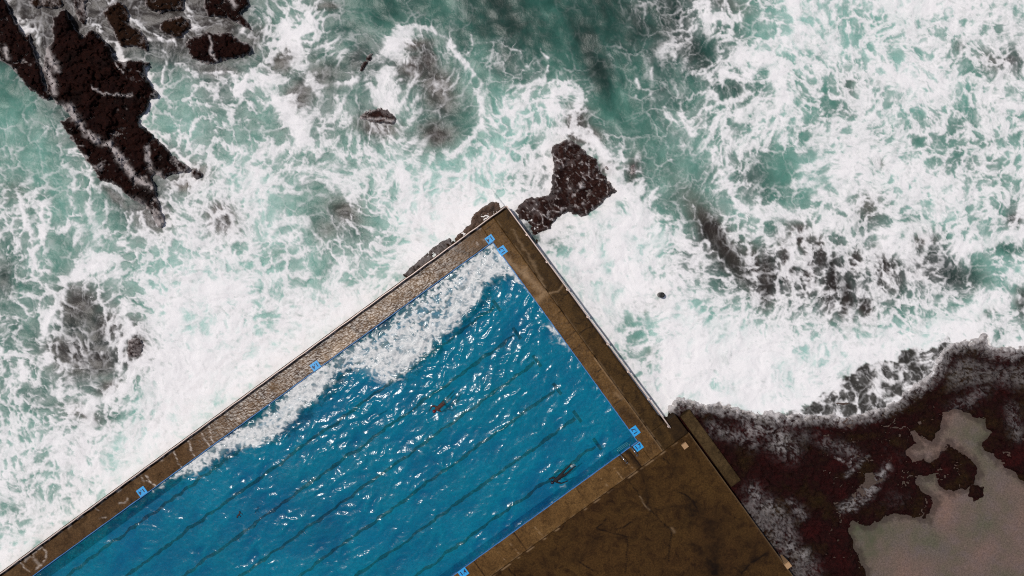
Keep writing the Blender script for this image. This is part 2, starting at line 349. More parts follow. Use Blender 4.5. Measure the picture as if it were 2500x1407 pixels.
    # body of the white water: lighter and greyer masses
    f['body'] = np.clip(.33 + .22 * sstep(.7, .93, D) + .50 * fbm(qx / 30, qy / 30, 91, 4) + .10 * hair + .30 * np.clip(rid2, 0, 1) + .42 * np.clip(rid3, 0, 1) + .25 * fine + .3 * (1 - np.clip(e3 / .5, 0, 1)) - .18 * sstep(.25, .6, e2), 0, 1).astype(F32)
    f['lump'] = (fbm(qx / 22, qy / 22, 92, 4) + .4 * fbm(qx / 70, qy / 70, 93, 2)).astype(F32)
    f['wisp'] = wisp.astype(F32); f['big'] = big; f['hair'] = hair.astype(F32); f['U'] = U; f['D'] = D.astype(F32); f['qx'] = qx; f['qy'] = qy; f['fine'] = fine; f['e2'] = e2; f['e3'] = e3; f['rid'] = rid; f['med'] = med
    return f

# ================================================================ SCENE
import bpy, bmesh
from mathutils import Vector, Matrix
random.seed(4)
scene = bpy.context.scene
C = scene.collection
FIELD = build_fields()

def srgb(r, g, b, k=1.0):
    o = []
    for c in (r, g, b):
        c = c / 255.0
        o.append((c / 12.92 if c < .04045 else ((c + .055) / 1.055) ** 2.4) * k)
    return (o[0], o[1], o[2], 1.0)

# ---------------------------------------------------------------- materials
class NT:
    def __init__(s, name):
        s.m = bpy.data.materials.new(name); s.m.use_nodes = True
        s.t = s.m.node_tree; s.t.nodes.clear()
        s.out = s.t.nodes.new('ShaderNodeOutputMaterial')
    def n(s, kind, **kw):
        o = s.t.nodes.new(kind)
        for k, v in kw.items(): setattr(o, k, v)
        return o
    def l(s, a, b): s.t.links.new(a, b)
    def pos(s):
        return s.n('ShaderNodeNewGeometry').outputs['Position']
    def noise(s, scale, detail=4, rough=.55, vec=None, dist=0):
        o = s.n('ShaderNodeTexNoise'); o.inputs['Scale'].default_value = scale; o.inputs['Detail'].default_value = detail
        o.inputs['Roughness'].default_value = rough; o.inputs['Distortion'].default_value = dist
        s.l(vec if vec is not None else s.pos(), o.inputs['Vector']); return o.outputs['Fac']
    def attr(s, name):
        o = s.n('ShaderNodeAttribute'); o.attribute_name = name; return o.outputs['Fac']
    def ramp(s, fac, stops, interp='LINEAR'):
        o = s.n('ShaderNodeValToRGB'); o.color_ramp.interpolation = interp
        e = o.color_ramp.elements
        while len(e) < len(stops): e.new(.5)
        for i, (p, c) in enumerate(stops):
            e[i].position = p; e[i].color = c if len(c) == 4 else (*c, 1)
        s.l(fac, o.inputs['Fac']); return o.outputs['Color']
    def mix(s, fac, a, b, mode='MIX'):
        o = s.n('ShaderNodeMix'); o.data_type = 'RGBA'; o.blend_type = mode
        for v, i in ((fac, 0), (a, 6), (b, 7)):
            if hasattr(v, 'node'): s.l(v, o.inputs[i])
            elif i == 0: o.inputs[0].default_value = v
            else: o.inputs[i].default_value = v
        return o.outputs[2]
    def math(s, op, a, b=0.0, clamp=False):
        o = s.n('ShaderNodeMath', operation=op); o.use_clamp = clamp
        for v, i in ((a, 0), (b, 1)):
            if hasattr(v, 'node'): s.l(v, o.inputs[i])
            else: o.inputs[i].default_value = v
        return o.outputs[0]
    def bump(s, h, strength, dist):
        o = s.n('ShaderNodeBump'); o.inputs['Strength'].default_value = strength; o.inputs['Distance'].default_value = dist
        s.l(h, o.inputs['Height']); return o.outputs['Normal']
    def principled(s, col, rough=.8, normal=None, spec=.5, metal=0):
        o = s.n('ShaderNodeBsdfPrincipled')
        for v, k in ((col, 'Base Color'), (rough, 'Roughness'), (spec, 'Specular IOR Level'), (metal, 'Metallic')):
            if hasattr(v, 'node'): s.l(v, o.inputs[k])
            else: o.inputs[k].default_value = v
        if normal is not None: s.l(normal, o.inputs['Normal'])
        return o.outputs[0]
    def done(s, sh): s.l(sh, s.out.inputs['Surface']); return s.m

def m_simple(name, col, rough=.6, var=.25, scale=9, metal=0, bump=.0):
    t = NT(name)
    nz = t.noise(scale, 4)
    c = t.mix(nz, tuple(x * (1 - var) for x in col[:3]) + (1,), tuple(min(1, x * (1 + var)) for x in col[:3]) + (1,))
    nb = t.bump(t.noise(scale * 3, 3), bump, .01) if bump else None
    return t.done(t.principled(c, rough, nb, metal=metal))

KA = 1.12          # surface albedo = seen tone x KA under this daylight
def m_sea():
    t = NT('sea_water')
    tn = t.attr('tone')
    stops = [(10,16,15),(20,38,34),(30,56,50),(38,78,69),(60,104,92),(86,132,119),(112,158,146),(150,188,178),(190,210,204),(220,226,223)]
    c = t.ramp(tn, [(i / 9, srgb(*v, KA)) for i, v in enumerate(stops)])
    grey = t.ramp(tn, [(0, srgb(20,13,12,KA)), (.155, srgb(48,41,37,KA)), (.3, srgb(82,75,69,KA)), (.6, srgb(128,128,120,KA)), (1, srgb(215,212,208,KA))])
    c = t.mix(t.attr('brown'), c, grey)
    # grain of small bubbles in the water
    g = t.noise(16, 3, .7)
    c = t.mix(.20, c, t.ramp(g, [(.3, (.25, .25, .25)), (.75, (1, 1, 1))]), 'OVERLAY')
    fo = t.attr('foam')
    w = t.ramp(t.attr('body'), [(0, srgb(176,183,179,KA)), (.42, srgb(212,212,210,KA)), (.85, srgb(243,240,239,1.02))])
    fg = t.noise(26, 3, .7)
    fo2 = t.math('MULTIPLY', fo, t.math('ADD', t.math('MULTIPLY', fg, .55), .75), True)
    c = t.mix(fo2, c, w)
    nb = t.bump(t.math('ADD', t.noise(5, 4, .6), t.math('MULTIPLY', fo2, .35)), .35, .05)
    r = t.math('ADD', t.math('MULTIPLY', fo2, .45), .36, True)
    return t.done(t.principled(c, r, nb, .22))
def m_rock(name, cols, scale=1.0, spec=.4, foamcol=(205,195,192)):
    t = NT(name)
    n1 = t.noise(.55 * scale, 5, .6); n2 = t.noise(4.5 * scale, 5, .7); n3 = t.noise(19 * scale, 3, .7)
    c = t.ramp(n1, [(.32, srgb(*cols[0])), (.5, srgb(*cols[1])), (.68, srgb(*cols[2]))])
    c = t.mix(t.ramp(n2, [(.35, (0, 0, 0)), (.7, (.8, .8, .8))]), c, srgb(*cols[3]))
    c = t.mix(.7, c, t.ramp(n3, [(.3, (.08, .08, .08)), (.75, (.95, .95, .95))]), 'OVERLAY')
    fo = t.attr('foam')
    fg = t.noise(22, 3, .75)
    fo = t.math('MULTIPLY', fo, t.math('ADD', t.math('MULTIPLY', fg, 1.1), .35), True)
    c = t.mix(fo, c, srgb(*foamcol))
    h = t.math('ADD', t.math('MULTIPLY', n2, 1.0), t.math('MULTIPLY', n3, .5))
    return t.done(t.principled(c, .55, t.bump(h, .8, .12), spec * .15))
def m_concrete(name, base, dark, warm, scale=1.0):
    """weathered concrete: blotches, grit, stains and painted shade ('stain'), pale joints and painted glare ('pale'), thin foam ('foam'), running water ('wet')"""
    t = NT(name)
    n1 = t.noise(.45 * scale, 5, .6); n2 = t.noise(1.6, 5, .65, dist=.6); n3 = t.noise(9, 5, .85); n4 = t.noise(24, 2, .7)
    c = t.mix(t.ramp(n1, [(.35, (0, 0, 0)), (.66, (1, 1, 1))]), srgb(*base), srgb(*warm))
    c = t.mix(t.math('MULTIPLY', t.ramp(n2, [(.46, (0, 0, 0)), (.70, (1, 1, 1))]), .85), c, srgb(*dark))
    c = t.mix(.75, c, t.ramp(n3, [(.28, (.08, .08, .08)), (.74, (1, 1, 1))]), 'OVERLAY')
    c = t.mix(.35, c, t.ramp(n4, [(.3, (.15, .15, .15)), (.7, (.9, .9, .9))]), 'OVERLAY')
    c = t.mix(t.attr('stain_shade'), c, srgb(22, 13, 8))
    c = t.mix(t.math('MULTIPLY', t.attr('pale'), t.math('ADD', t.math('MULTIPLY', n3, .9), .3), True), c, srgb(176, 146, 112))
    c = t.mix(t.math('MULTIPLY', t.attr('foam'), t.math('ADD', t.math('MULTIPLY', n3, 1.3), .2), True), c, srgb(222, 208, 195))
    wet = t.attr('wet')
    h = t.math('ADD', t.math('MULTIPLY', n3, .6), t.math('MULTIPLY', t.attr('ripple'), 1.0))
    nb = t.bump(h, .55, .05)
    base_sh = t.principled(c, .85, nb, .1)
    film = t.principled(c, .30, nb, .9)
    mx = t.n('ShaderNodeMixShader'); t.l(wet, mx.inputs[0]); t.l(base_sh, mx.inputs[1]); t.l(film, mx.inputs[2])
    return t.done(mx.outputs[0])
def m_pool_water():
    t = NT('pool_water')
    pos = t.pos()
    hb = t.math('ADD', t.math('ADD', t.noise(1.5, 2, .5, pos, .8), t.math('MULTIPLY', t.noise(4.2, 1, .5, pos, .5), .25)), t.math('MULTIPLY', t.noise(8.5, 1, .5, pos, .4), .16))
    nb = t.bump(hb, .7, .06)
    tr = t.n('ShaderNodeBsdfTransparent'); tr.inputs[0].default_value = (.50, .86, .90, 1)
    df = t.n('ShaderNodeBsdfDiffuse'); t.l(nb, df.inputs['Normal'])
    tc = t.mix(t.attr('turb_shade'), srgb(0, 74, 108, KA), srgb(4, 124, 140, KA)); 
    g = t.noise(6.5, 4, .75, pos, .6)
    tc = t.mix(.6, tc, t.ramp(g, [(.3, (.2, .2, .2)), (.72, (1, 1, 1))]), 'OVERLAY')
    t.l(tc, df.inputs['Color'])
    body = t.n('ShaderNodeMixShader'); body.inputs[0].default_value = .36
    t.l(tr.outputs[0], body.inputs[1]); t.l(df.outputs[0], body.inputs[2])
    gl = t.n('ShaderNodeBsdfGlossy'); gl.inputs['Roughness'].default_value = .18; t.l(nb, gl.inputs['Normal'])
    fr = t.n('ShaderNodeFresnel'); fr.inputs['IOR'].default_value = 1.33; t.l(nb, fr.inputs['Normal'])
    m1 = t.n('ShaderNodeMixShader'); t.l(fr.outputs[0], m1.inputs[0]); t.l(body.outputs[0], m1.inputs[1]); t.l(gl.outputs[0], m1.inputs[2])
    fo = t.attr('foam'); fg = t.noise(24, 3, .75)
    fo = t.math('MULTIPLY', fo, t.math('ADD', t.math('MULTIPLY', fg, .7), .6), True)
    wd = t.n('ShaderNodeBsdfDiffuse'); wd.inputs['Color'].default_value = srgb(230, 229, 226, 1.05); t.l(nb, wd.inputs['Normal'])
    m2 = t.n('ShaderNodeMixShader'); t.l(fo, m2.inputs[0]); t.l(m1.outputs[0], m2.inputs[1]); t.l(wd.outputs[0], m2.inputs[2])
    return t.done(m2.outputs[0])
def m_sand():
    t = NT('wet_sand')
    n1 = t.noise(.35, 4, .6); n2 = t.noise(1.4, 4, .6); n3 = t.noise(11, 4, .85); n4 = t.noise(13, 2, .6)
    c = t.ramp(n1, [(.3, srgb(88, 84, 68)), (.5, srgb(104, 88, 78)), (.7, srgb(124, 96, 84))])
    c = t.mix(t.ramp(n2, [(.45, (0, 0, 0)), (.75, (.6, .6, .6))]), c, srgb(96, 88, 88))
    c = t.mix(.75, c, t.ramp(n3, [(.25, (.1, .1, .1)), (.75, (.95, .95, .95))]), 'OVERLAY')
    c = t.mix(t.ramp(n4, [(.17, (1, 1, 1)), (.25, (0, 0, 0))]), c, srgb(40, 32, 28))
    c = t.mix(t.attr('wetrim'), t.mix(t.attr('weed'), c, srgb(70, 76, 52)), srgb(48, 36, 30))
    return t.done(t.principled(c, .5, t.bump(n3, .3, .01), .3))

M = {}
M['sea'] = m_sea()
M['rock'] = m_rock('wet_black_rock', [(30,11,9),(42,18,12),(26,14,11),(9,4,4)])
M['rock_brown'] = m_rock('weathered_brown_rock', [(40,22,12),(52,31,17),(30,18,11),(17,9,7)])
M['rock_outcrop'] = m_rock('dark_red_rock', [(48,26,23),(66,42,36),(38,21,19),(20,10,10)])
M['rock_tan'] = m_rock('tan_ledge_rock', [(88,62,44),(112,80,58),(60,44,32),(40,28,20)], 1.8)
M['shelf'] = m_rock('weedy_rock_shelf', [(56,18,17),(40,17,15),(52,37,17),(14,6,6)], 1.1, .35, (216,210,208))
M['sand'] = m_sand()
M['wall_left'] = m_concrete('wet_walkway_concrete', (86,62,38), (50,34,18), (106,80,52))
M['wall_right'] = m_concrete('dark_walkway_concrete', (60,43,20), (36,24,11), (76,55,28))
M['strip'] = m_concrete('kerb_concrete', (90,64,34), (58,39,19), (104,77,44))
M['deck'] = m_concrete('deck_concrete', (64,43,21), (32,17,8), (72,51,24), .6)
M['step'] = m_concrete('step_concrete', (62,48,28), (40,28,16), (76,60,38))
M['pool_blue'] = m_simple('blue_pool_paint', srgb(30,118,176), .5, .3, 3)
M['pool_floor'] = m_simple('blue_pool_floor', srgb(0,129,174), .7, .35, .35)
M['edge_blue'] = m_simple('pale_blue_edge_paint', srgb(48,116,172), .5, .45, 5)
M['lane'] = m_simple('black_lane_paint', srgb(2,16,30), .7, .3, 2)
M['tile_blue'] = m_simple('bright_blue_paint', srgb(28,158,224), .45, .14, 6)
M['ink'] = m_simple('dark_navy_paint', srgb(4,18,62), .5, .1, 6)
M['galv'] = m_simple('pale_galvanised_pipe', srgb(226,204,192), .38, .12, 14, .25)
M['steel'] = m_simple('stainless_steel', srgb(205,205,205), .18, .05, 14, 1.0)
M['dark_metal'] = m_simple('dark_rusted_iron', srgb(13,12,11), .55, .4, 16)
M['pale_rim'] = m_simple('grey_sleeve', srgb(120,116,110), .6, .3, 18)
M['pad'] = m_simple('pale_sandstone_pad', srgb(172,136,98), .8, .12, 12, 0, .3)
M['wetsuit'] = m_simple('black_neoprene', srgb(6,5,8), .75, .3, 8)
M['skin'] = m_simple('tanned_skin', srgb(70,32,18), .75, .2, 10)
M['cap_red'] = m_simple('red_swim_cap', srgb(112,10,12), .35, .12, 10)
M['cap_dark'] = m_simple('dark_swim_cap', srgb(24,22,40), .35, .1, 10)
M['shorts'] = m_simple('dark_swim_shorts', srgb(20,10,12), .6, .2, 10)
M['weed'] = m_simple('dark_weed', srgb(34,24,30), .6, .3, 20)
M['pool_water'] = m_pool_water()

# ---------------------------------------------------------------- objects
def tag(o, label=None, cat=None, group=None, kind=None):
    if label: o['label'] = label
    if cat: o['category'] = cat
    if group: o['group'] = group
    if kind: o['kind'] = kind
    return o
def link(name, me, mat, parent=None):
    o = bpy.data.objects.new(name, me); C.objects.link(o)
    if mat is not None: me.materials.append(mat)
    if parent is not None:
        o.parent = parent; o.matrix_parent_inverse = parent.matrix_basis.inverted()
    return o
def empty(name, loc=(0, 0, 0)):
    o = bpy.data.objects.new(name, None); C.objects.link(o); o.location = loc; o.empty_display_size = .2
    return o
def grid_mesh(name, xs, ys, zs, keep=None, attrs=None, smooth=True):
    """xs, ys, zs: 2-D vertex arrays; keep: mask of quads; attrs: per-vertex floats"""
    ny, nx = xs.shape
    idx = np.arange(ny * nx).reshape(ny, nx)
    q = np.stack([idx[:-1, :-1], idx[1:, :-1], idx[1:, 1:], idx[:-1, 1:]], -1)
    q = q[keep] if keep is not None else q.reshape(-1, 4)
    used = np.unique(q); mp = np.full(ny * nx, -1, np.int64); mp[used] = np.arange(used.size)
    q = mp[q]
    co = np.stack([xs.ravel()[used], ys.ravel()[used], zs.ravel()[used]], -1).astype(F32)
    # face up
    a, b, c = co[q[0, 0]], co[q[0, 1]], co[q[0, 2]]
    if np.cross(b - a, c - a)[2] < 0: q = q[:, ::-1]
    me = bpy.data.meshes.new(name)
    me.vertices.add(len(co)); me.vertices.foreach_set('co', co.ravel())
    me.loops.add(q.size); me.loops.foreach_set('vertex_index', q.ravel().astype(np.int32))
    me.polygons.add(len(q)); me.polygons.foreach_set('loop_start', np.arange(0, q.size, 4, dtype=np.int32))
    me.polygons.foreach_set('loop_total', np.full(len(q), 4, np.int32))
    me.polygons.foreach_set('use_smooth', np.full(len(q), smooth, bool))
    for k, v in (attrs or {}).items():
        at = me.attributes.new(k, 'FLOAT', 'POINT'); at.data.foreach_set('value', v.ravel()[used].astype(F32))
    me.update(calc_edges=True); me.validate()
    return me
def bm_mesh(name, bm, smooth=False):
    bmesh.ops.recalc_face_normals(bm, faces=bm.faces)
    me = bpy.data.meshes.new(name); bm.to_mesh(me); bm.free()
    if smooth:
        for p in me.polygons: p.use_smooth = True
    return me
def prism(pts, z0, z1, bevel=0):
    bm = bmesh.new()
    lo = [bm.verts.new((x, y, z0)) for x, y in pts]; hi = [bm.verts.new((x, y, z1)) for x, y in pts]
    bm.faces.new(hi); bm.faces.new(lo[::-1])
    for i in range(len(pts)):
        j = (i + 1) % len(pts); bm.faces.new((lo[i], lo[j], hi[j], hi[i]))
    if bevel:
        bmesh.ops.recalc_face_normals(bm, faces=bm.faces)
        bmesh.ops.bevel(bm, geom=[e for e in bm.edges if all(v.co.z > z1 - 1e-4 for v in e.verts)], offset=bevel, segments=2, affect='EDGES')
    return bm
def tube(bm, pts, r, seg=8):
    pts = [Vector(p) for p in pts]; rings = []
    for i, p in enumerate(pts):
        d = (pts[min(i + 1, len(pts) - 1)] - pts[max(i - 1, 0)]).normalized()
        a = d.cross(Vector((0, 0, 1)))
        if a.length < .05: a = d.cross(Vector((1, 0, 0)))
        a.normalize(); b = d.cross(a)
        rings.append([bm.verts.new(p + (a * math.cos(2 * math.pi * k / seg) + b * math.sin(2 * math.pi * k / seg)) * r) for k in range(seg)])
    for A, B in zip(rings[:-1], rings[1:]):
        for k in range(seg): bm.faces.new((A[k], A[(k + 1) % seg], B[(k + 1) % seg], B[k]))
    bm.faces.new(rings[0]); bm.faces.new(rings[-1][::-1])
    return bm
def fold(v, a, b):
    w = b - a; t = np.mod(v - a, 2 * w)
    return a + np.where(t > w, 2 * w - t, t)
def axis(a, b, step, out, grow=1.3, left=True):
    mid = np.arange(a, b + step, step); L = []; d = step; x = a
    while left and x > a - out: d *= grow; x -= d; L.append(x)
    R = []; d = step; x = mid[-1]
    while x < b + out: d *= grow; x += d; R.append(x)
    return np.array(L[::-1] + list(mid) + R, F32)

# ---- sea
ZW, ZP, ZF, ZD = 1.20, 1.04, -0.55, 1.22         # wall top, pool water, pool floor, deck
ax_ = axis(-44, 2544, 2.2, 16000, 1.09); ay_ = axis(-44, 1452, 2.2, 16000, 1.09)
sx, sy = np.meshgrid(ax_, ay_)
fx = fold(sx, -60, 2560); fy = np.where(sy > 1480, fold(-sy, -60, 700), fold(sy, -60, 1485))
far = sstep(300, 3000, np.maximum(np.maximum(-sx, sx - 2500), np.maximum(-sy, sy - 1407)))
foam = samp(FIELD['foam'], fx, fy) * (1 - .7 * far); lump = samp(FIELD['lump'], fx, fy)
wash = samp(FIELD['wash'], sx, np.clip(sy, -60, 1485)); wash = np.where((sx > 2560) & (sy > 855), sy - 855, np.where((sx > 1600) & (sy > 1480), 400, wash)); wash = np.where((sx > 2560) & (sy <= 855), -500, wash)
D_ = samp(FIELD['D'], fx, fy)
sz = .13 * fbm(sx / 190, sy / 140, 201, 3) + lump * (.03 + .035 * foam) * (.3 + .9 * D_) + .035 * foam + .10 * fbm(sx / 60, sy / 45, 202, 2)
run = np.exp(-(np.minimum(wash, 0) / 60) ** 2) * sstep(1590, 1720, sx)
sz = sz * (1 - .6 * run) + .30 * run
uq, nq = toUN(sx, sy); sz = sz + .40 * np.exp(-(np.clip(uq - 704, 0, None) / 45) ** 2) * (nq < 1800) * (uq > 690) * sstep(1090, 1150, nq) + .25 * np.exp(-(np.clip(1131 - nq, 0, None) / 40) ** 2) * (uq < 700) * (nq < 1150)
sz = sz - 1.3 * sstep(-5, 12, wash) * (sx > 1600)
uu, nn = toUN(sx, sy)
inside = (nn > 1146) & (nn < 2680) & (uu < 690) & (uu > -1480)
k = inside; keep = ~(k[:-1, :-1] & k[1:, :-1] & k[:-1, 1:] & k[1:, 1:])
px_, py_, _ = P(sx, sy, 0.0)
me = grid_mesh('sea', px_, py_, sz, keep, dict(foam=foam, tone=samp(FIELD['tone'], fx, fy) * (1 - far) + .3 * far, brown=samp(FIELD['brown'], fx, fy) * (1 - far), body=samp(FIELD['body'], fx, fy)))
tag(link('sea', me, M['sea']), kind='structure')
def sea_floor():
    bm = bmesh.new(); r = 420
    vs = [bm.verts.new((x, y, -4.0)) for x, y in ((-r, -r), (r, -r), (r, r), (-r, r))]; bm.faces.new(vs)
    return bm_mesh('sea_bed', bm)
tag(link('sea_bed', sea_floor(), M['shelf']), kind='structure')

# ---- rocks
def rock(name, label, pts, h, mat, foamk=.5, lacek=.0, jag=5, edge=16, tilt=(0, 0), base=-.45, group=None, step=2.4, seed=0, terr=.5, foamfn=None, fringe=.85):
    xs = [p[0] for p in pts]; ys = [p[1] for p in pts]
    x0, x1, y0, y1 = min(xs) - 26, max(xs) + 26, min(ys) - 26, max(ys) + 26
    gx, gy = np.meshgrid(np.arange(x0, x1, step, dtype=F32), np.arange(y0, y1, step, dtype=F32))
    wx = gx + jag * fbm(gx / 16, gy / 16, 300 + seed, 4); wy = gy + jag * fbm(gx / 16, gy / 16, 340 + seed, 4)
    sd = poly_sd(wx, wy, pts)
    cx, cy = sum(xs) / len(xs), sum(ys) / len(ys)
    n1 = fbm(gx / 45, gy / 45, 310 + seed, 5); n2 = fbm(gx / 12, gy / 12, 320 + seed, 4); n3 = fbm(gx / 5, gy / 5, 325 + seed, 2)
    st = (gx * .62 + gy * .78) / 24 + 1.2 * n1                      # bedding steps
    led = (np.floor(st) + sstep(.72, 1.0, st - np.floor(st))) - st
    body = h * (.62 + .62 * n1) + .30 * terr * h * led + .12 * n2 + .045 * n3 - .22 * sstep(.86, 1., 1 - np.abs(fbm(gx / 38, gy / 26, 350 + seed, 2)) * 3.) + tilt[0] * (gx - cx) * S - tilt[1] * (gy - cy) * S
    rise = sstep(-9, edge, sd)
    rise = np.clip(rise + (.22 * n2 + .12 * n3) * rise * (1 - rise) * 4, 0, 1)
    z = base + (np.maximum(body, .05) - base) * rise
    wp = samp(FIELD['wisp'], gx, gy)
    k = sd > -16
    keep = k[:-1, :-1] & k[1:, :-1] & k[:-1, 1:] & k[1:, 1:]
    fo = sstep(.42, .95, samp(FIELD['foam'], gx, gy)) * foamk
    fo = fo * sstep(.8, .1, np.maximum(z - h * 1.1, 0))
    fo = np.maximum(fo * (.45 + .75 * wp), fringe * sstep(.26, .0, z + .10 * n2) * sstep(.30, .72, wp + .25 * n2))
    if lacek:
        ux_, uy_ = gx + 22 * fbm(gx / 34, gy / 34, 381, 4), gy + 22 * fbm(gx / 34, gy / 34, 382, 4)
        w_ = worley((ux_ * .8 + uy_ * .5) / 34, (uy_ * .8 - ux_ * .5) / 20, 331 + seed); e = (w_[1] - w_[0]) / (.55 + .9 * np.clip(n1 + .5, 0, 1))
        fo = np.maximum(fo, 1.7 * lacek * np.exp(-(e / .08) ** 2) * sstep(-.15, .35, n1 + n2 + .3 * n3))
    if foamfn is not None: fo = np.maximum(fo, foamfn(wx, wy, n2))
    X, Y, _ = P(gx, gy, 0.0)
    kk = (H - np.clip(z, -1, 2)) / H
    me = grid_mesh(name, X * kk, Y * kk, z, keep, dict(foam=np.clip(fo, 0, 1)))
    o = link(name, me, M[mat]); tag(o, label, 'rock', group)
    return o
def strands(lines, w=5, gain=.9):
    def fn(x, y, n):
        o = np.zeros_like(x); x = x + 7 * fbm(x / 18, y / 18, 371, 3); y = y + 7 * fbm(x / 18, y / 18, 372, 3)
        for pts, ww in lines:
            d = seg_dist(x, y, pts); o = np.maximum(o, gain * np.exp(-(d / ww) ** 2) * sstep(.34, .66, samp(FIELD['wisp'], x, y) + .30 * n + .35 * np.exp(-(d / (ww * .45)) ** 2)))
        return o
    return fn
G1 = 'dark reef rocks in the upper left of the bay'
REEF = [(112,122),(130,96),(128,42),(160,22),(174,50),(186,74),(202,88),(222,74),(240,82),(256,100),(270,116),(280,146),(300,150),(320,148),(366,150),(369,158),(357,166),(356,180),(369,206),(391,229),(388,237),(371,246),(365,259),(352,279),(341,297),(370,325),(401,351),(431,379),(459,402),(470,416),(462,424),(447,424),(424,428),(402,438),(378,432),(384,468),(396,506),(406,536),(396,562),(374,540),(350,500),(326,494),(302,471),(282,456),(262,449),(241,438),(226,415),(206,390),(192,370),(180,350),(164,330),(150,308),(147,298),(166,289),(176,285),(152,262),(130,246),(112,216),(104,170)]
rock('reef_ledge', 'largest dark rock ledge, running from upper left down to a foam-covered point', REEF, .85, 'rock', .62, .0, 5, 12, (-.03, .02), group=G1, seed=1,
     foamfn=strands([([(170,258),(178,275),(190,295),(205,320),(225,335),(240,345)], 7), ([(150,262),(165,272),(178,285)], 8), ([(258,352),(275,360),(288,385),(305,405),(325,430),(350,448),(370,458)], 7), ([(268,350),(290,375),(318,415)], 6), ([(360,360),(362,390),(370,415)], 5), ([(222,212),(250,228),(275,232),(320,232)], 2.5), ([(280,155),(300,178)], 2), ([(385,430),(390,460),(400,500),(405,540)], 10), ([(330,500),(350,520),(372,545),(400,545)], 14), ([(112,120),(122,145),(135,168)], 9), ([(110,165),(130,205),(132,225)], 7)]))
rock('reef_spine', 'long narrow rock spine on the left edge, beside the turquoise water', [(-60,-60),(14,-6),(30,36),(44,58),(62,84),(74,78),(80,112),(90,140),(100,162),(106,198),(113,214),(128,234),(120,249),(92,238),(62,209),(36,178),(10,154),(-2,146),(-60,110)], .75, 'rock', .5, 0, 4, 12, (.05, 0), group=G1, seed=2, foamfn=strands([([(12,118),(18,140)], 6)]))
rock('reef_rock', 'brown squared rock between white water channels near the upper left edge', [(250,32),(262,15),(286,3),(304,8),(317,26),(321,44),(313,55),(320,61),(346,76),(356,95),(365,112),(361,131),(340,120),(312,118),(292,115),(283,96),(276,76),(262,56),(251,44)], .6, 'rock_brown', .55, 0, 4, 10, group=G1, seed=3)
rock('reef_rock', 'small brown rounded rock ringed by foam, above the big oval boulder', [(384,70),(392,52),(410,41),(440,36),(460,42),(472,55),(470,70),(456,80),(448,95),(430,98),(410,91),(395,83)], .55, 'rock_brown', .5, 0, 3, 14, group=G1, seed=4)
rock('reef_boulder', 'big oval black boulder at the right end of the upper-left reef', [(470,84),(488,74),(510,70),(545,72),(566,76),(584,86),(602,96),(620,110),(623,126),(611,141),(590,150),(562,155),(537,166),(512,165),(486,160),(465,150),(450,132),(445,106),(455,88)], .7, 'rock', .42, 0, 4, 22, group=G1, seed=5, foamfn=strands([([(512,90),(518,130),(528,150)], 3)]))
rock('reef_rock', 'dark greenish flat rock cut by the top edge, left of a white channel', [(344,-50),(462,-50),(454,8),(456,30),(440,31),(420,26),(392,35),(370,30),(352,15)], .5, 'rock_brown', .6, 0, 4, 12, group=G1, seed=6)
rock('reef_rock', 'black sloping rock at the top edge behind the big oval boulder', [(500,-50),(630,-50),(606,18),(592,34),(612,58),(629,78),(610,80),(582,61),(560,51),(535,43),(506,46),(494,20)], .55, 'rock', .6, 0, 5, 12, group=G1, seed=7, foamfn=strands([([(560,-5),(575,15)], 4)]))
rock('reef_rock', 'small dark rock awash at the top edge, beside the white streak', [(78,-50),(160,-50),(158,18),(131,26),(106,22),(86,26),(70,8)], .4, 'rock_brown', .6, 0, 5, 12, group=G1, seed=8)
rock('reef_rock', 'dark rock awash at the top edge between two foamy gullies', [(172,-50),(222,-50),(214,10),(222,48),(206,66),(188,56),(176,20)], .35, 'rock', .6, 0, 5, 12, group=G1, seed=9)
rock('reef_boulder', 'small round black knob just off the lower right point of the ledge', [(466,418),(478,411),(492,416),(500,428),(492,438),(480,441),(470,434)], .45, 'rock', .3, 0, 2, 10, group=G1, seed=10)
G2 = 'rocks breaking the surface in the foam'
rock('wave_rock', 'black wedge-shaped rock in the white swirl, with foam pouring over its crest', [(868,284),(880,273),(900,267),(925,262),(945,264),(960,272),(970,288),(974,304),(960,308),(930,306),(900,300),(876,294)], .5, 'rock_outcrop', .25, 0, 4, 12, group=G2, seed=11, foamfn=strands([([(868,286),(900,292),(930,290),(965,298)], 4)]))
rock('wave_rock', 'thin crescent of black rock at the upper left rim of the swirl', [(903,130),(914,127),(908,147),(894,167),(882,180),(873,176),(880,156),(892,139)], .35, 'rock', .2, 0, 3, 8, group=G2, seed=12)
rock('wave_rock', 'small black rock in laced foam above the left seawall', [(311,832),(318,822),(334,818),(349,826),(355,842),(353,862),(350,880),(331,879),(313,882),(305,862)], .3, 'rock', .55, .4, 4, 12, group=G2, seed=13)
rock('wave_rock', 'small oval dark rock in the green water right of the outcrop', [(1536,408),(1543,397),(1552,396),(1557,410),(1553,424),(1543,432),(1536,424)], .22, 'rock_outcrop', .4, .3, 3, 10, group=G2, seed=14)
rock('wave_rock', 'tiny dark rock peeping through foam beside the outcrop', [(1470,404),(1480,400),(1490,408),(1492,418),(1482,420),(1473,414)], .14, 'rock', .5, .3, 3, 8, group=G2, seed=15)
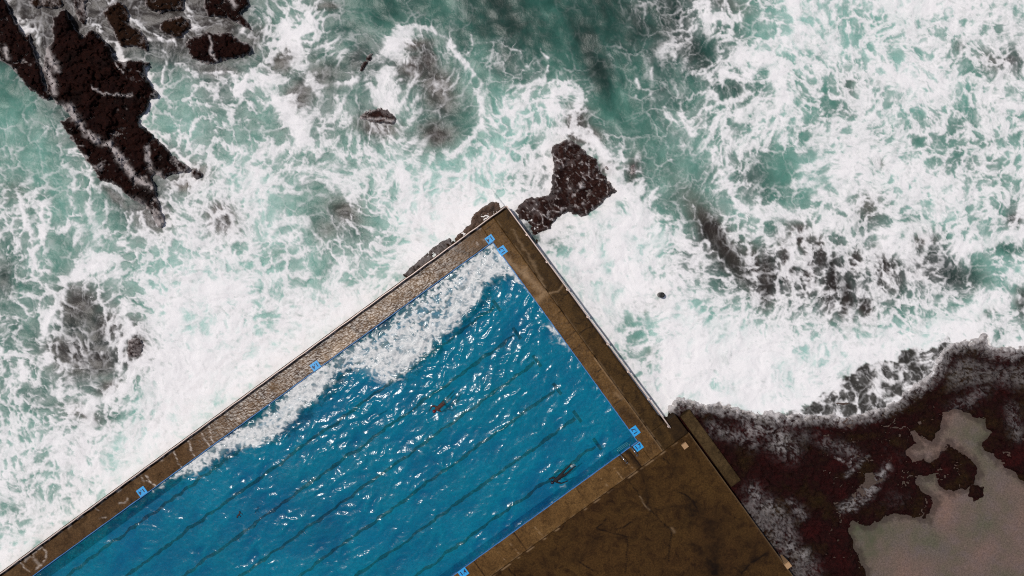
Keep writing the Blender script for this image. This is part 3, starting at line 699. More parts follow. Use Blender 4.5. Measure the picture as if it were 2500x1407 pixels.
rock('outcrop_rock', 'large reddish black rock outcrop laced with thin foam lines, off the pool corner', [(1250,512),(1262,505),(1269,497),(1281,485),(1300,481),(1318,478),(1336,473),(1346,459),(1345,437),(1351,415),(1353,392),(1347,372),(1350,360),(1362,350),(1378,344),(1398,347),(1415,356),(1431,371),(1455,387),(1462,414),(1481,434),(1508,468),(1498,472),(1473,494),(1448,514),(1433,529),(1420,534),(1408,522),(1388,519),(1368,527),(1353,541),(1346,556),(1328,571),(1318,582),(1318,604),(1308,600),(1286,566)], .8, 'rock_outcrop', .12, .6, 5, 9, group=G2, seed=16)
G3 = 'tan rocks along the foot of the left seawall'
rock('footing_rock', 'tan brown layered rock against the seawall at the outer pool corner', [(1153,536),(1158,524),(1184,506),(1205,495),(1220,497),(1234,506),(1236,516),(1150,574),(1118,594),(1112,584),(1126,566),(1150,548)], .95, 'rock_tan', .1, 0, 2.5, 2, group=G3, seed=17, terr=.6, fringe=.25)
rock('footing_rock', 'low dark brown rock along the seawall left of the tan corner rock', [(985,672),(1004,655),(1030,631),(1058,606),(1080,591),(1098,584),(1108,590),(1100,604),(1010,668),(990,682)], .75, 'rock_brown', .3, .3, 2.5, 1, group=G3, seed=18, fringe=.35)

# ---- rock shelf, sand
SAND = [(2122,1420),(2117,1390),(2100,1350),(2090,1340),(2085,1316),(2078,1300),(2080,1281),(2095,1278),(2110,1288),(2130,1288),(2150,1280),(2165,1266),(2186,1260),(2210,1263),(2250,1270),(2270,1275),(2269,1262),(2286,1240),(2288,1221),(2275,1206),(2256,1195),(2248,1180),(2246,1166),(2280,1165),(2288,1177),(2301,1200),(2330,1208),(2354,1199),(2372,1196),(2396,1160),(2395,1148),(2380,1126),(2360,1110),(2345,1096),(2322,1082),(2311,1080),(2302,1100),(2282,1118),(2268,1127),(2256,1116),(2240,1124),(2217,1110),(2220,1096),(2248,1088),(2238,1066),(2255,1076),(2280,1088),(2292,1060),(2306,1040),(2306,1012),(2330,1004),(2362,1014),(2402,1032),(2420,1056),(2396,1082),(2402,1102),(2450,1141),(2476,1160),(2500,1182),(2620,1270),(3500,1900),(3500,2400),(2122,2400)]
WEED = [(2362,1186),(2380,1178),(2398,1184),(2418,1180),(2408,1196),(2414,1212),(2398,1224),(2376,1234),(2372,1220),(2358,1216),(2366,1202)]
gx, gy = np.meshgrid(axis(1600, 2544, 2.5, 1400, 1.35, False), axis(790, 1452, 2.5, 1100, 1.35, False))
wx = gx + 9 * fbm(gx / 22, gy / 22, 401, 4); wy = gy + 9 * fbm(gx / 22, gy / 22, 402, 4)
sdS = np.maximum(poly_sd(wx, wy, SAND), -1e6); sdW = poly_sd(wx, wy, WEED)
sdS = np.minimum(sdS, -sdW)
rn = fbm(gx / 60, gy / 60, 403, 5); rn2 = fbm(gx / 14, gy / 14, 404, 4); rn3 = fbm(gx / 5.5, gy / 5.5, 405, 3)
wsh = np.where(gx > 2560, gy - 855, np.where(gy > 1480, 400, samp(FIELD['wash'], gx, np.clip(gy, -60, 1485))))
rz = .36 + .26 * rn + .13 * rn2 + .06 * rn3 - .20 * sstep(.88, 1., 1 - np.abs(fbm(gx / 60, gy / 40, 406, 3)) * 3)
rz = rz - .55 * sstep(0, 26, -wsh)
rz = np.where(sdS > -14, rz * sstep(2, -14, sdS) + (.10 + .05 * rn3) * (1 - sstep(2, -14, sdS)), rz)
gut = np.exp(-(seg_dist(wx, wy, [(2060,1245),(2085,1215),(2110,1190),(2130,1170)]) / 16) ** 2)
rz = rz - .16 * gut
fD = samp(FIELD['D'], np.clip(gx, -60, 2560), np.clip(gy, -60, 1485))
e3_ = worley(wx / 11, wy / 11, 409); lacy = (1 - np.clip((e3_[1] - e3_[0]) / .5, 0, 1)) * .6 + .9 * rn2 + .8 * rn3 + .5
fD = fD * sstep(1770, 1850, gx) * sstep(12, 60, wsh)
wp = samp(FIELD['wisp'], np.clip(gx, -60, 2560), np.clip(gy, -60, 1485))
fo = sstep(.10, .60, fD + .14 * rn2 + .08 * rn) * sstep(.35, .9, wp + .25 * rn3) * .22 * sstep(-2, 8, wsh)
wj_ = wsh + 15 * rn2 + 9 * rn3
fo = np.maximum(fo, .96 * sstep(9, -3, wj_) * (.8 + .3 * wp)); fo = np.maximum(fo, .40 * sstep(30, 8, wj_) * sstep(.35, .8, wp))
for pts, w, g in [([(1830,1050),(1870,1040),(1905,1062),(1925,1098),(1900,1085)], 22, .8), ([(1740,1045),(1800,1062),(1840,1080)], 16, .5), ([(1838,1200),(1860,1235),(1890,1245)], 18, .75), ([(1930,1230),(1955,1255)], 12, .5), ([(1920,1330),(1960,1355)], 16, .75), ([(2040,1115),(2068,1137),(2085,1118)], 3, .9), ([(2062,1160),(2090,1138),(2115,1118)], 5, .6), ([(2055,1240),(2090,1222),(2120,1200),(2165,1140)], 9, .85), ([(2075,1245),(2110,1225),(2140,1185)], 7, .7), ([(2010,1080),(2060,1095),(2090,1110)], 14, .35), ([(2310,1080),(2300,1102),(2268,1126)], 4, .7), ([(2480,1060),(2470,1000)], 16, .4), ([(2380,900),(2400,950),(2330,1000)], 16, .35)]:
    fo = np.maximum(fo, g * np.exp(-(seg_dist(wx, wy, pts) / w) ** 2) * (.02 + .98 * sstep(.46, .92, wp + .35 * rn2 + .2 * rn3)) * .55)
u_, n_ = toUN(gx, gy)
k = ~((u_ < 728) | ((n_ < 1780) & (u_ < 706))) & (wsh > -60)
keep = k[:-1, :-1] & k[1:, :-1] & k[:-1, 1:] & k[1:, 1:]
X, Y, _ = P(gx, gy, .3)
tag(link('rock_shelf', grid_mesh('rock_shelf', X, Y, rz, keep, dict(foam=np.clip(fo, 0, 1))), M['shelf']), kind='structure')
gx, gy = np.meshgrid(axis(2010, 2544, 4, 1300, 1.35, False), axis(984, 1452, 4, 1000, 1.35, False))
X, Y, _ = P(gx, gy, .2)
sx_ = gx + 12 * fbm(gx / 24, gy / 24, 415, 4); sy_ = gy + 12 * fbm(gx / 24, gy / 24, 416, 4)
rim = .6 * sstep(13, 0, poly_sd(sx_, sy_, SAND) + 10 * fbm(gx / 9, gy / 9, 417, 2))
wd = np.exp(-((np.hypot(gx - 2115, (gy - 1305) * .8)) / 55) ** 2) * .8 + .5 * np.exp(-((np.hypot(gx - 2400, gy - 1040)) / 60) ** 2)
tag(link('sand', grid_mesh('sand', X, Y, .20 + .012 * fbm(gx / 60, gy / 60, 411, 3), None, dict(wetrim=np.clip(rim, 0, 1), weed=np.clip(wd * (.7 + .8 * fbm(gx / 20, gy / 20, 412, 3)), 0, 1))), M['sand']), kind='structure')

# ---- concrete: walkways, kerbs and deck
def slab(name, u0, u1, n0, n1, z0, z1, mat, parent=None, step=3.0, paint=None, edge_noise=0.0):
    us = np.linspace(u0, u1, max(2, int((u1 - u0) / step) + 1)); ns = np.linspace(n0, n1, max(2, int((n1 - n0) / step) + 1))
    gu, gn = np.meshgrid(us.astype(F32), ns.astype(F32))
    x, y = UN(gu, gn)
    at = dict(stain_shade=np.zeros_like(x), pale=np.zeros_like(x), foam=np.zeros_like(x), wet=np.zeros_like(x), ripple=np.zeros_like(x))
    if paint: paint(x, y, gu, gn, at)
    for q in ('stain_shade', 'pale', 'foam', 'wet'): at[q] = np.clip(at[q], 0, 1)
    zz = z1 + .006 * fbm(x / 30, y / 30, 500, 3)
    X, Y, _ = P(x, y, z1)
    me = grid_mesh(name, X, Y, zz, None, at)
    # sides and bottom
    bm = bmesh.new(); bm.from_mesh(me)
    bm.edges.ensure_lookup_table()
    be = [e for e in bm.edges if e.is_boundary]
    r = bmesh.ops.extrude_edge_only(bm, edges=be)
    for v in r['geom']:
        if isinstance(v, bmesh.types.BMVert): v.co.z = z0
    for fa in r['geom']:
        if isinstance(fa, bmesh.types.BMFace): fa.smooth = False
    bmesh.ops.recalc_face_normals(bm, faces=bm.faces)
    bm.to_mesh(me); bm.free()
    return link(name, me, M[mat], parent)
def stroke(x, y, pts, w, jag=0, sd=0):
    if jag: x = x + jag * fbm(x / 14, y / 14, 520 + sd, 3); y = y + jag * fbm(x / 14, y / 14, 540 + sd, 3)
    return np.exp(-(seg_dist(x, y, pts) / w) ** 2)
def paint_left(x, y, u, n, a):
    t = (n - 1132) / 53
    # sheets of water sliding across, with white leading rims
    rip = fbm(u / 9 + .5 * fbm(x / 30, y / 30, 3, 2), n / 4.0, 551, 3) + .7 * fbm(u / 5, n / 9, 553, 2)
    wz = sstep(-300, -60, u) * sstep(640, 420, u)
    a['wet'][:] = (.03 + .97 * wz) * sstep(-.5, .3, fbm(x / 50, y / 50, 552, 3) + .25)
    a['ripple'][:] = rip * (.25 + .9 * wz)
    a['stain_shade'][:] = .85 * sstep(.20, .06, t + .05 * fbm(u / 30, n / 30, 554, 3)) + .25 * np.clip(fbm(x / 40, y / 40, 555, 4) + .05, 0, 1) + .25 * sstep(-200, -500, u)  # outer band is the kerb's shadow painted in, the rest blotches
    for p, w, s in [([(960,690),(940,705)],10,.9), ([(800,822),(785,834),(770,842)],9,.95), ([(915,730),(905,742)],7,.9), ([(893,772),(905,798)],4,.7), ([(860,800),(880,815)],5,.6), ([(800,845),(808,868)],4,.6)]:
        a['stain_shade'] += s * stroke(x, y, p, w, 4)
    for p, w, s in [([(345,1165),(352,1176),(362,1177)],2,.8),([(357,1160),(366,1176),(380,1190)],2.4,1),([(424,1102),(428,1118),(436,1132),(444,1141)],2,1),([(460,1075),(466,1098),(474,1116)],2,1),([(492,1055),(500,1075),(512,1090)],2.4,1),([(510,1038),(514,1060),(522,1082)],2,1),([(290,1230),(305,1228),(312,1218)],2.5,.6),([(233,1238),(240,1248)],2.5,.7),([(50,1375),(62,1388),(72,1396)],2.5,.9),([(100,1335),(115,1350),(108,1370),(90,1390)],2.5,.8),([(60,1370),(85,1350),(105,1335)],3,.5),([(80,1360),(95,1380)],6,.35),([(575,1000),(585,1030)],2,.5),([(700,905),(706,935)],2.5,.6),([(755,890),(742,905),(730,910)],1.8,.8),([(1083,622),(1093,645)],2.2,.6),([(1095,630),(1105,645)],2,.45),([(1162,590),(1170,600)],2,.8),([(1180,585),(1187,592)],3,.7),([(240,1268),(260,1262)],2,.5)]:
        a['foam'] += .85 * s * stroke(x, y, p, w * .62, 5) * sstep(-.45, .1, fbm(x / 9, y / 9, 559, 2))
    a['foam'] += .8 * sstep(.20, .02, t + .16 * fbm(u / 34, n / 34, 558, 3)) * sstep(.0, .4, fbm(u / 16, n / 16, 560, 3) + .1)
    a['pale'][:] = .30 * wz * sstep(-.1, .4, fbm(x / 26, y / 26, 557, 3)) + .5 * stroke(x, y, [(805,870),(830,850),(860,820)], 14, 6) + .45 * stroke(x, y, [(905,775),(925,760)], 14, 6) + .3 * stroke(x, y, [(950,735),(1010,690)], 12, 6)  # sun glare on the wet walkway, painted into the colour
def paint_right(x, y, u, n, a):
    a['stain_shade'][:] = .35 * np.clip(fbm(x / 50, y / 50, 561, 4), 0, 1) + .55 * sstep(697, 704, u)  # blotches, and a darker strip along the outer edge
    a['wet'][:] = .03
    for p in ([(1395,700),(1388,715),(1376,722),(1370,735)], [(1447,797),(1440,800),(1420,810),(1413,822)], [(1478,980),(1500,1000),(1515,985)], [(1560,1010),(1575,1000)]):
        a['stain_shade'] += .9 * stroke(x, y, p, 1.3, 2)
    a['pale'] += .55 * stroke(x, y, [(1380,690),(1362,712),(1340,716)], 2.0, 2) + .35 * stroke(x, y, [(1250,560),(1300,640),(1330,700)], 3, 8)
    a['pale'] += .7 * stroke(u, n, [(664, 1141), (664, 1250), (663.5, 1330), (664, 1842)], 1.2) * sstep(-.1, .2, fbm(x / 20, y / 20, 562, 2) + .15)
    a['stain_shade'] += 1.0 * stroke(u, n, [(662.5, 1250), (662.5, 1842)], 1.2) * sstep(-.25, .1, fbm(x / 34, y / 34, 563, 2))
def paint_inner(x, y, u, n, a):
    a['wet'][:] = .06
    a['ripple'][:] = .6 * fbm(x / 7, y / 7, 571, 3)
    a['stain_shade'][:] = .3 * np.clip(fbm(x / 36, y / 36, 572, 4), 0, 1) + .5 * stroke(u, n, [(640, 1700), (650, 1745)], 14, 4)
    for nn_ in (1150, 1286, 1420, 1480, 1512, 1548, 1592, 1680, 1762):
        a['stain_shade'] += .8 * stroke(u, n, [(625, nn_ + 2), (662, nn_)], 1.0, 1.5)
    a['pale'] += .55 * stroke(x, y, [(1280,660),(1300,690),(1330,715),(1310,735)], 9, 7) + .5 * stroke(u, n, [(628, 1230), (640, 1300)], 6, 6) + .35 * stroke(u, n, [(650, 1660), (655, 1680)], 4, 3)
    a['pale'] += .8 * stroke(u, n, [(660, 1560), (661.5, 1700), (661, 1842)], 1.4, .6)
def paint_strip(x, y, u, n, a):
    a['wet'][:] = .02
    a['stain_shade'][:] = .25 * np.clip(fbm(x / 40, y / 40, 581, 4), 0, 1)
    a['stain_shade'] += .8 * stroke(x, y, [(1528,1098),(1545,1118),(1560,1140),(1570,1165)], 8, 5) + .5 * stroke(x, y, [(1525,1095),(1512,1105)], 6, 3)
    for uu_ in (595, 568, 438, 250, 130, 0, -130, -260):
        a['stain_shade'] += .9 * stroke(u, n, [(uu_, 1788), (uu_ + 1, 1843)], 1.0, 1)
    for uu_ in (575, 540, 500, 300, 228, 190, 30): a['pale'] += .6 * stroke(u, n, [(uu_, 1806), (uu_ + 2, 1838)], 1.4, 3) * sstep(-.1, .2, fbm(x / 9, y / 9, 582, 2))
    a['pale'] += .7 * stroke(u, n, [(-800, 1842), (625, 1842)], 1.3) * sstep(-.2, .15, fbm(x / 25, y / 25, 583, 2))
def paint_deck(x, y, u, n, a):
    bl = fbm(x / 90, y / 90, 591, 4)
    a['stain_shade'][:] = .30 * np.clip(bl + .1, 0, 1) + .28 * sstep(1500, 1800, x) * sstep(1150, 1300, y) * (.6 + bl)
    for p, w, s in [([(1570,1150),(1578,1185),(1580,1215),(1584,1230)],9,.7),([(1600,1245),(1630,1240),(1665,1238)],5,.7),([(1650,1110),(1645,1140),(1650,1165)],9,.55),([(1674,1200),(1690,1240),(1680,1270),(1668,1285)],12,.5),([(1700,1250),(1740,1290),(1750,1330),(1745,1400)],18,.6),([(1800,1400),(1840,1370),(1870,1352)],5,.6),([(1530,1290),(1548,1270),(1562,1262)],5,.6),([(1690,1330),(1720,1360),(1760,1410)],12,.5),([(1400,1300),(1380,1330),(1330,1380)],10,.35),([(1470,1290),(1440,1345),(1380,1370)],8,.35),([(1560,1320),(1500,1310),(1450,1320)],8,.4)]:
        a['stain_shade'] += .9 * s * stroke(x, y, p, w * 1.15, 16) * np.clip(.75 + .8 * fbm(x / 16, y / 16, 594, 4), .2, 1)
    for p in ([(1531,1168),(1545,1186),(1562,1210),(1572,1232),(1588,1246),(1602,1258),(1612,1272),(1632,1288),(1648,1300)], [(1500,1303),(1515,1305),(1530,1310),(1532,1330),(1530,1370),(1527,1400)], [(1500,1294),(1520,1288),(1535,1280),(1545,1268)], [(1640,1300),(1635,1330),(1632,1370)], [(1480,1270),(1455,1290),(1490,1300)], [(1414,1372),(1450,1395)], [(1240,1390),(1262,1410)], [(1700,1240),(1690,1222),(1676,1210),(1655,1200)], [(1620,1120),(1634,1132)], [(1870,1352),(1850,1365),(1838,1372),(1810,1400)]):
        a['stain_shade'] += .95 * stroke(x, y, p, 1.25, 2.5)
    a['pale'] += .45 * stroke(x, y, [(1562,1212),(1574,1234),(1586,1246)], 1.4, 1) + .35 * stroke(x, y, [(1640,1290),(1646,1300)], 3, 2) + .6 * stroke(u, n, [(-800, 1846), (735, 1846)], 1.0) * sstep(0, .3, fbm(x / 25, y / 25, 593, 2)) + .35 * sstep(736, 739, u)
    a['wet'][:] = .0
sw = empty('sea_wall', P(*UN(0, 1158), 0)); tag(sw, 'long wet concrete walkway wall on the left, between the surf and the pool', 'sea wall')
slab('walkway', -1400, 625, 1133, 1184.5, -3.5, ZW, 'wall_left', sw, 2.6, paint_left)
slab('kerb', -1400, 700, 1130.6, 1132.8, -3.5, ZW + .16, 'step', sw, 4)
sw2 = empty('end_wall', P(*UN(662, 1480), 0)); tag(sw2, 'dry cracked concrete walkway wall on the right end of the pool', 'sea wall')
slab('walkway', 662.6, 704, 1133, 1788, -3.5, ZW + .012, 'wall_right', sw2, 2.6, paint_right)
slab('walkway', 662.6, 738, 1788.2, 1842.6, -3.5, ZW + .010, 'wall_right', sw2, 2.6, paint_right)
slab('inner_kerb', 625.2, 662, 1133, 1842.6, -3.5, ZW, 'strip', sw2, 2.6, paint_inner)
pd = empty('pool_deck', P(*UN(300, 2000), 0)); tag(pd, kind='structure')
slab('pool_kerb', -1400, 624.8, 1787.5, 1842.6, -3.5, ZW, 'strip', pd, 2.6, paint_strip)
slab('paving', -1400, 739.5, 1843.4, 2660, -3.5, ZD, 'deck', pd, 2.9, paint_deck)
st = slab('concrete_step', 745, 774, 1800, 2012, -1.5, .62, 'step', None, 3, None); tag(st, 'low mossy concrete step against the outer edge of the deck, above the rock shelf', 'step')

# ---- the pool
pool = empty('swimming_pool', P(*UN(0, 1486), ZF)); tag(pool, 'blue painted seawater lap pool with black lane lines, beside the surf', 'swimming pool')
def quadUN(name, u0, u1, n0, n1, z, mat, parent, th=.02):
    pts = [P(*UN(u, n), z)[:2] for u, n in ((u0, n0), (u1, n0), (u1, n1), (u0, n1))]
    return link(name, bm_mesh(name, prism(pts, z - th, z)), M[mat], parent)
UE = -1300
# the floor lies deeper: its outline is that of the basin at the wall top
def basin(u, n, z=0): return P(*UN(u, n), ZW)[:2]
link('pool_floor', bm_mesh('pool_floor', prism([basin(UE, 1184), basin(626, 1184), basin(626, 1788), basin(UE, 1788)], ZF - .2, ZF)), M['pool_floor'], pool)
for a_, b_ in (((UE, 1184.6), (624.9, 1184.6)), ((625, 1184.6), (625, 1787.4)), ((624.9, 1787.4), (UE, 1787.4)), ((UE, 1787.4), (UE, 1184.6))):
    A, B = Vector(basin(*a_)), Vector(basin(*b_)); d = (B - A).normalized(); nrm = Vector((d.y, -d.x)) * .03
    ctr = Vector(basin(0, 1486)); 
    if (ctr - A).dot(nrm) < 0: nrm = -nrm
    link('pool_wall', bm_mesh('pool_wall', prism([A, B, B + nrm, A + nrm], ZF, ZW - .012)), M['pool_blue'], pool)
def wob(v, i): return float(perlin(np.array([[v]], F32), np.array([[i * 7.31]], F32), 77)[0, 0]) * 1.6
for i, nc in enumerate([1233 + 83.6 * k for k in range(7)]):
    # seen through water; the line is laid on the floor where the basin projects it
    us = np.arange(UE + 60, 540, 5.0)
    kz = (H - ZW) / H
    def fl(u, n):                       # floor position under the point seen at pool level
        x, y, _ = P(*UN(u, n), ZF); return (x, y)
    L, R = [], []
    for u in us:
        o = 2.6 * wob(u / 34.0, i) + 1.6 * wob(u / 13.0, i + 50); hw = 3.7 + 1.3 * wob(u / 21.0, i + 90)
        L.append(fl(u, nc + o - hw)); R.append(fl(u, nc + o + hw))
    bm = bmesh.new(); top = []
    for (x0, y0), (x1, y1) in zip(L, R): top.append((bm.verts.new((x0, y0, ZF + .006)), bm.verts.new((x1, y1, ZF + .006))))
    for (a, b), (c, d) in zip(top[:-1], top[1:]): bm.faces.new((a, b, d, c))
    q = [bm.verts.new((*fl(u, n), ZF + .0065)) for u, n in ((538, nc - 17), (546, nc - 17), (546, nc + 17), (538, nc + 17))]; bm.faces.new(q)
    link('lane_line', bm_mesh('lane_line', bm), M['lane'], pool)
for a_, b_, w in (((-1300, 1184.6), (628, 1184.6), 1.5), ((625, 1187), (625, 1785), 1.5), ((628, 1787.4), (-1300, 1787.4), -1.6)):
    bm = bmesh.new(); top = []
    nst = 160
    for i in range(nst + 1):
        t = i / nst; u = a_[0] + (b_[0] - a_[0]) * t; n = a_[1] + (b_[1] - a_[1]) * t
        j = .5 * math.sin(i * 1.7) + .35 * math.sin(i * .61)
        if a_[0] == b_[0]: q = ((u - w * .5 + .1 * j, n), (u + w * .6 + .5 * j, n))
        else: q = ((u, n + w * .7), (u, n - w * .45 + .5 * j))
        top.append([bm.verts.new(P(*UN(*p), ZW)[:2] + (ZW - .0 + .014,)) for p in q])
    for (a, b), (c, d) in zip(top[:-1], top[1:]): bm.faces.new((a, b, d, c))
    r = bmesh.ops.extrude_face_region(bm, geom=list(bm.faces))
    for v in r['geom']:
        if isinstance(v, bmesh.types.BMVert): v.co.z -= .05
    link('edge_stripe', bm_mesh('edge_stripe', bm), M['edge_blue'], pool)
# water
us = np.concatenate([np.arange(-1298, -800, 10), np.arange(-800, 624.6, 2.0)]).astype(F32); ns = np.linspace(1186, 1786.6, 301).astype(F32)
gu, gn = np.meshgrid(us, ns); x, y = UN(gu, gn)
wxx = x + 9 * fbm(x / 40, y / 40, 601, 3); wyy = y + 9 * fbm(x / 40, y / 40, 602, 3)
amp = .55 + .75 * sstep(-500, 350, gu) * sstep(1800, 1300, gn) + .25 * fbm(x / 120, y / 120, 603, 2)
# crests run roughly across the picture's rising diagonal
ca, sa = math.cos(math.radians(-48)), math.sin(math.radians(-48))
def rot(a): c, s_ = math.cos(math.radians(a)), math.sin(math.radians(a)); return wxx * c - wyy * s_, wxx * s_ + wyy * c
def crest(v): return 1 - 2 * np.abs(v)
r1, r2 = rot(30); r3, r4 = rot(58); r5, r6 = rot(5)
gust = .55 + .9 * sstep(-.25, .35, fbm(x / 75, y / 75, 616, 3))
wz = .055 * perlin(r1 / 120, r2 / 46, 611) + gust * (.040 * crest(perlin(r3 / 62, r4 / 30, 612)) + .026 * crest(perlin(r1 / 40, r2 / 20, 613)) + .013 * perlin(r5 / 20, r6 / 13, 614))
PF = [([(1205,606),(1130,675),(1060,735),(985,795),(925,850)],46,4.3), ([(1252,660),(1210,652),(1172,668),(1148,716),(1092,786),(1020,848),(955,912)],24,6.2), ([(1000,830),(930,900)],30,3.2), ([(900,880),(850,868),(790,915),(725,958)],30,4.6), ([(770,935),(700,998),(640,1050),(560,1078),(500,1115),(462,1141)],25,6.4), ([(720,1000),(660,1060),(600,1082)],20,3.5), ([(440,1152),(400,1185),(372,1202)],6,3), ([(1348,792),(1372,815),(1392,848)],14,3.4), ([(1235,640),(1270,690),(1300,720)],7,3), ([(1090,982),(1097,974)],6,3.2), ([(1394,1140),(1399,1135)],5,2.6), ([(1378,1186),(1368,1190)],5,2.5), ([(1030,1100),(1050,1080)],30,1.3), ([(600,1290),(620,1310)],26,1.2), ([(1340,800),(1360,830)],24,1.5), ([(1120,1000),(1100,1040)],26,1.0)]
D = np.full(x.shape, .1, F32) + .5 * fbm(x / 90, y / 90, 620, 3)
for p, w, s in PF: D += s * np.exp(-(seg_dist(wxx, wyy, p) / w) ** 2)
qx = x + 12 * fbm(x / 44, y / 44, 621, 3) + 4 * fbm(x / 12, y / 12, 622, 2); qy = y + 12 * fbm(x / 44, y / 44, 623, 3) + 4 * fbm(x / 12, y / 12, 624, 2)
w1 = worley(qx / 30, qy / 30, 625); w2 = worley(qx / 14, qy / 14, 626)
Sx = 1.0 * (1 - np.clip((w1[1] - w1[0]) / .55, 0, 1)) + .8 * (1 - np.clip((w2[1] - w2[0]) / .65, 0, 1)) + .7 * fbm(qx / 34, qy / 34, 627, 3) + .42 * fbm(qx / 8, qy / 8, 628, 3) + .4 * (1 - np.abs(fbm(qx / 15, qy / 15, 629, 3)) * 3)
fl_ = np.sort(Sx.ravel()[::7]); U = np.interp(Sx, fl_, np.linspace(0, 1, fl_.size))
Dn = np.clip(D / 8.4, 0, .86) ** 1.15
wq = np.clip(.15 + .55 * np.clip(1 - np.abs(fbm(qx / 13, qy / 13, 631, 4)) * 2.8, 0, 1) + .5 * np.clip(1 - np.abs(fbm(qx / 6.5, qy / 6.5, 632, 2)) * 2.6, 0, 1), 0, 1)
pf = sstep(1 - Dn - .24, 1 - Dn + .26, U + .25 * (wq - .5)) * sstep(.05, .4, Dn) * (.28 + .72 * wq)
pf = 1 - (1 - pf) * (1 - np.clip(.5 * Dn * (.6 + .8 * fbm(qx / 50, qy / 50, 633, 3)), 0, .5) * sstep(.12, .5, Dn))
turb_shade = np.clip(.35 + .7 * fbm(x / 150, y / 150, 630, 3) + .25 * sstep(700, 1100, x) - .35 * sstep(1690, 1790, gn) + .5 * Dn + .42 * wz / .05, 0, 1)  # wave height term paints dark troughs and light crests into the colour
X, Y, _ = P(x, y, ZP)
me = grid_mesh('pool_water', X, Y, ZP + wz * amp + .02 * pf, None, dict(foam=pf, turb_shade=turb_shade))
tag(link('pool_water', me, M['pool_water']), kind='structure')

# ---- depth markers painted as blue panels on the coping
def text_mesh(txt, size):
    cu = bpy.data.curves.new('depth_number', 'FONT'); cu.body = txt; cu.size = size; cu.align_x = 'CENTER'; cu.align_y = 'CENTER'; cu.extrude = .002; cu.offset = .012
    o = bpy.data.objects.new('depth_number', cu); C.objects.link(o)
    me = bpy.data.meshes.new_from_object(o.evaluated_get(bpy.context.evaluated_depsgraph_get()))
    bpy.data.objects.remove(o); bpy.data.curves.remove(cu)
    return me
GM = 'blue depth markers round the pool edge'
def marker(px, py, side, txt, label, su=22, sn=19):
    u, n = toUN(px, py)
    c = P(px, py, ZW)
    e = empty('depth_marker', (c[0], c[1], ZW)); tag(e, label, 'depth marker', GM)
    up = {'left': (0, 1), 'right': (-1, 0), 'bottom': (0, -1)}[side]
    hu, hn = (su / 2, sn / 2) if side != 'right' else (sn / 2, su / 2)
    z = ZW + .026
    pts = [P(*UN(u + a * hu, n + b * hn), ZW)[:2] for a, b in ((-1, -1), (1, -1), (1, 1), (-1, 1))]
    link('panel', bm_mesh('panel', prism(pts, ZW - .01, z, .004)), M['tile_blue'], e)
    ux, uy = UN(*up); ang = math.atan2(-uy, ux) - math.pi / 2
    t = link('depth_number', text_mesh(txt, .34), M['ink'], e)
    t.matrix_world = Matrix.Translation((c[0], c[1], z + .004)) @ Matrix.Rotation(ang, 4, 'Z')
    return e
marker(346.5, 1200, 'left', '1.4', 'clean bright blue depth marker reading 1.4, lowest on the left walkway')
marker(770, 893.5, 'left', '1.4', 'blue depth marker washed by spray, halfway along the left walkway')
marker(1195.5, 584, 'left', '1.4', 'blue depth marker nearest the seawall corner, at the head of the foam', 20, 17)
marker(1226, 612, 'right', '1.7', 'half-drowned blue depth marker on the end wall, just below the corner one', 20, 20)
marker(1549.5, 1052.5, 'right', '1.7', 'blue depth marker on the end wall, above the pool ladder')
marker(1558, 1091, 'bottom', '1.7', 'blue depth marker beside the ladder rails on the near kerb', 21, 17)
marker(1131, 1398, 'bottom', '1.4', 'blue depth marker at the bottom edge of the photo')

# ---- pool ladder
lad = empty('pool_ladder', P(1535, 1112, ZW)); tag(lad, 'stainless pool ladder with two handrails on the near kerb corner', 'ladder')
for (ax, ay), (bx, by) in (((1511, 1106), (1530, 1130)), ((1537.5, 1088), (1555.5, 1112))):
    pts = []
    for i in range(15):
        t = i / 14
        q = P(bx + (ax - bx) * t, by + (ay - by) * t, 1.2)
        pts.append((q[0], q[1], 1.18 + .62 * math.sin(math.pi * (.03 + .92 * t)) ** .6))
    pts.append((pts[-1][0], pts[-1][1], .2))
    link('handrail', bm_mesh('handrail', tube(bmesh.new(), pts, .028, 8), True), M['steel'], lad)
    q = P(bx, by, 1.2)
    bm = bmesh.new(); tube(bm, [(q[0], q[1], 1.19), (q[0], q[1], 1.235)], .06, 14)
    link('base_flange', bm_mesh('base_flange', bm, False), M['steel'], lad)
for z in (.25, .55, .85):
    a, b = P(1511, 1106, 1.2), P(1537.5, 1088, 1.2)
    link('tread', bm_mesh('tread', tube(bmesh.new(), [(a[0], a[1], z), (b[0], b[1], z)], .03, 8)), M['steel'], lad)

# ---- pipe railings
def railing(name, label, pts_top, zt, zl, every, parent_loc):
    e = empty(name, parent_loc); tag(e, label, 'railing')
    (x0, y0), (x1, y1) = pts_top
    L = math.hypot(x1 - x0, y1 - y0); n = max(2, int(L / every))
    jit = lambda i: .35 * math.sin(i * 2.1)
    top, low = [], []
    for i in range(n * 4 + 1):
        t = i / (n * 4); x = x0 + (x1 - x0) * t; y = y0 + (y1 - y0) * t
        q = P(x + jit(i), y + jit(i + 3), zt); top.append((q[0], q[1], zt)); low.append((q[0], q[1], zl))
    link('top_rail', bm_mesh('top_rail', tube(bmesh.new(), top, .034, 8), True), M['galv'], e)
    link('lower_rail', bm_mesh('lower_rail', tube(bmesh.new(), low, .030, 8), True), M['galv'], e)
    for i in range(n + 1):
        q = top[i * 4]
        bm = bmesh.new(); tube(bm, [(q[0], q[1], ZW - .1), (q[0], q[1], zt - .02)], .034, 8)
        p = link('post', bm_mesh('post', bm, True), M['galv'], e)
        bm = bmesh.new(); tube(bm, [(q[0], q[1], ZW), (q[0], q[1], ZW + .03)], .085, 10)
        link('base_plate', bm_mesh('base_plate', bm), M['galv'], p)
    return e
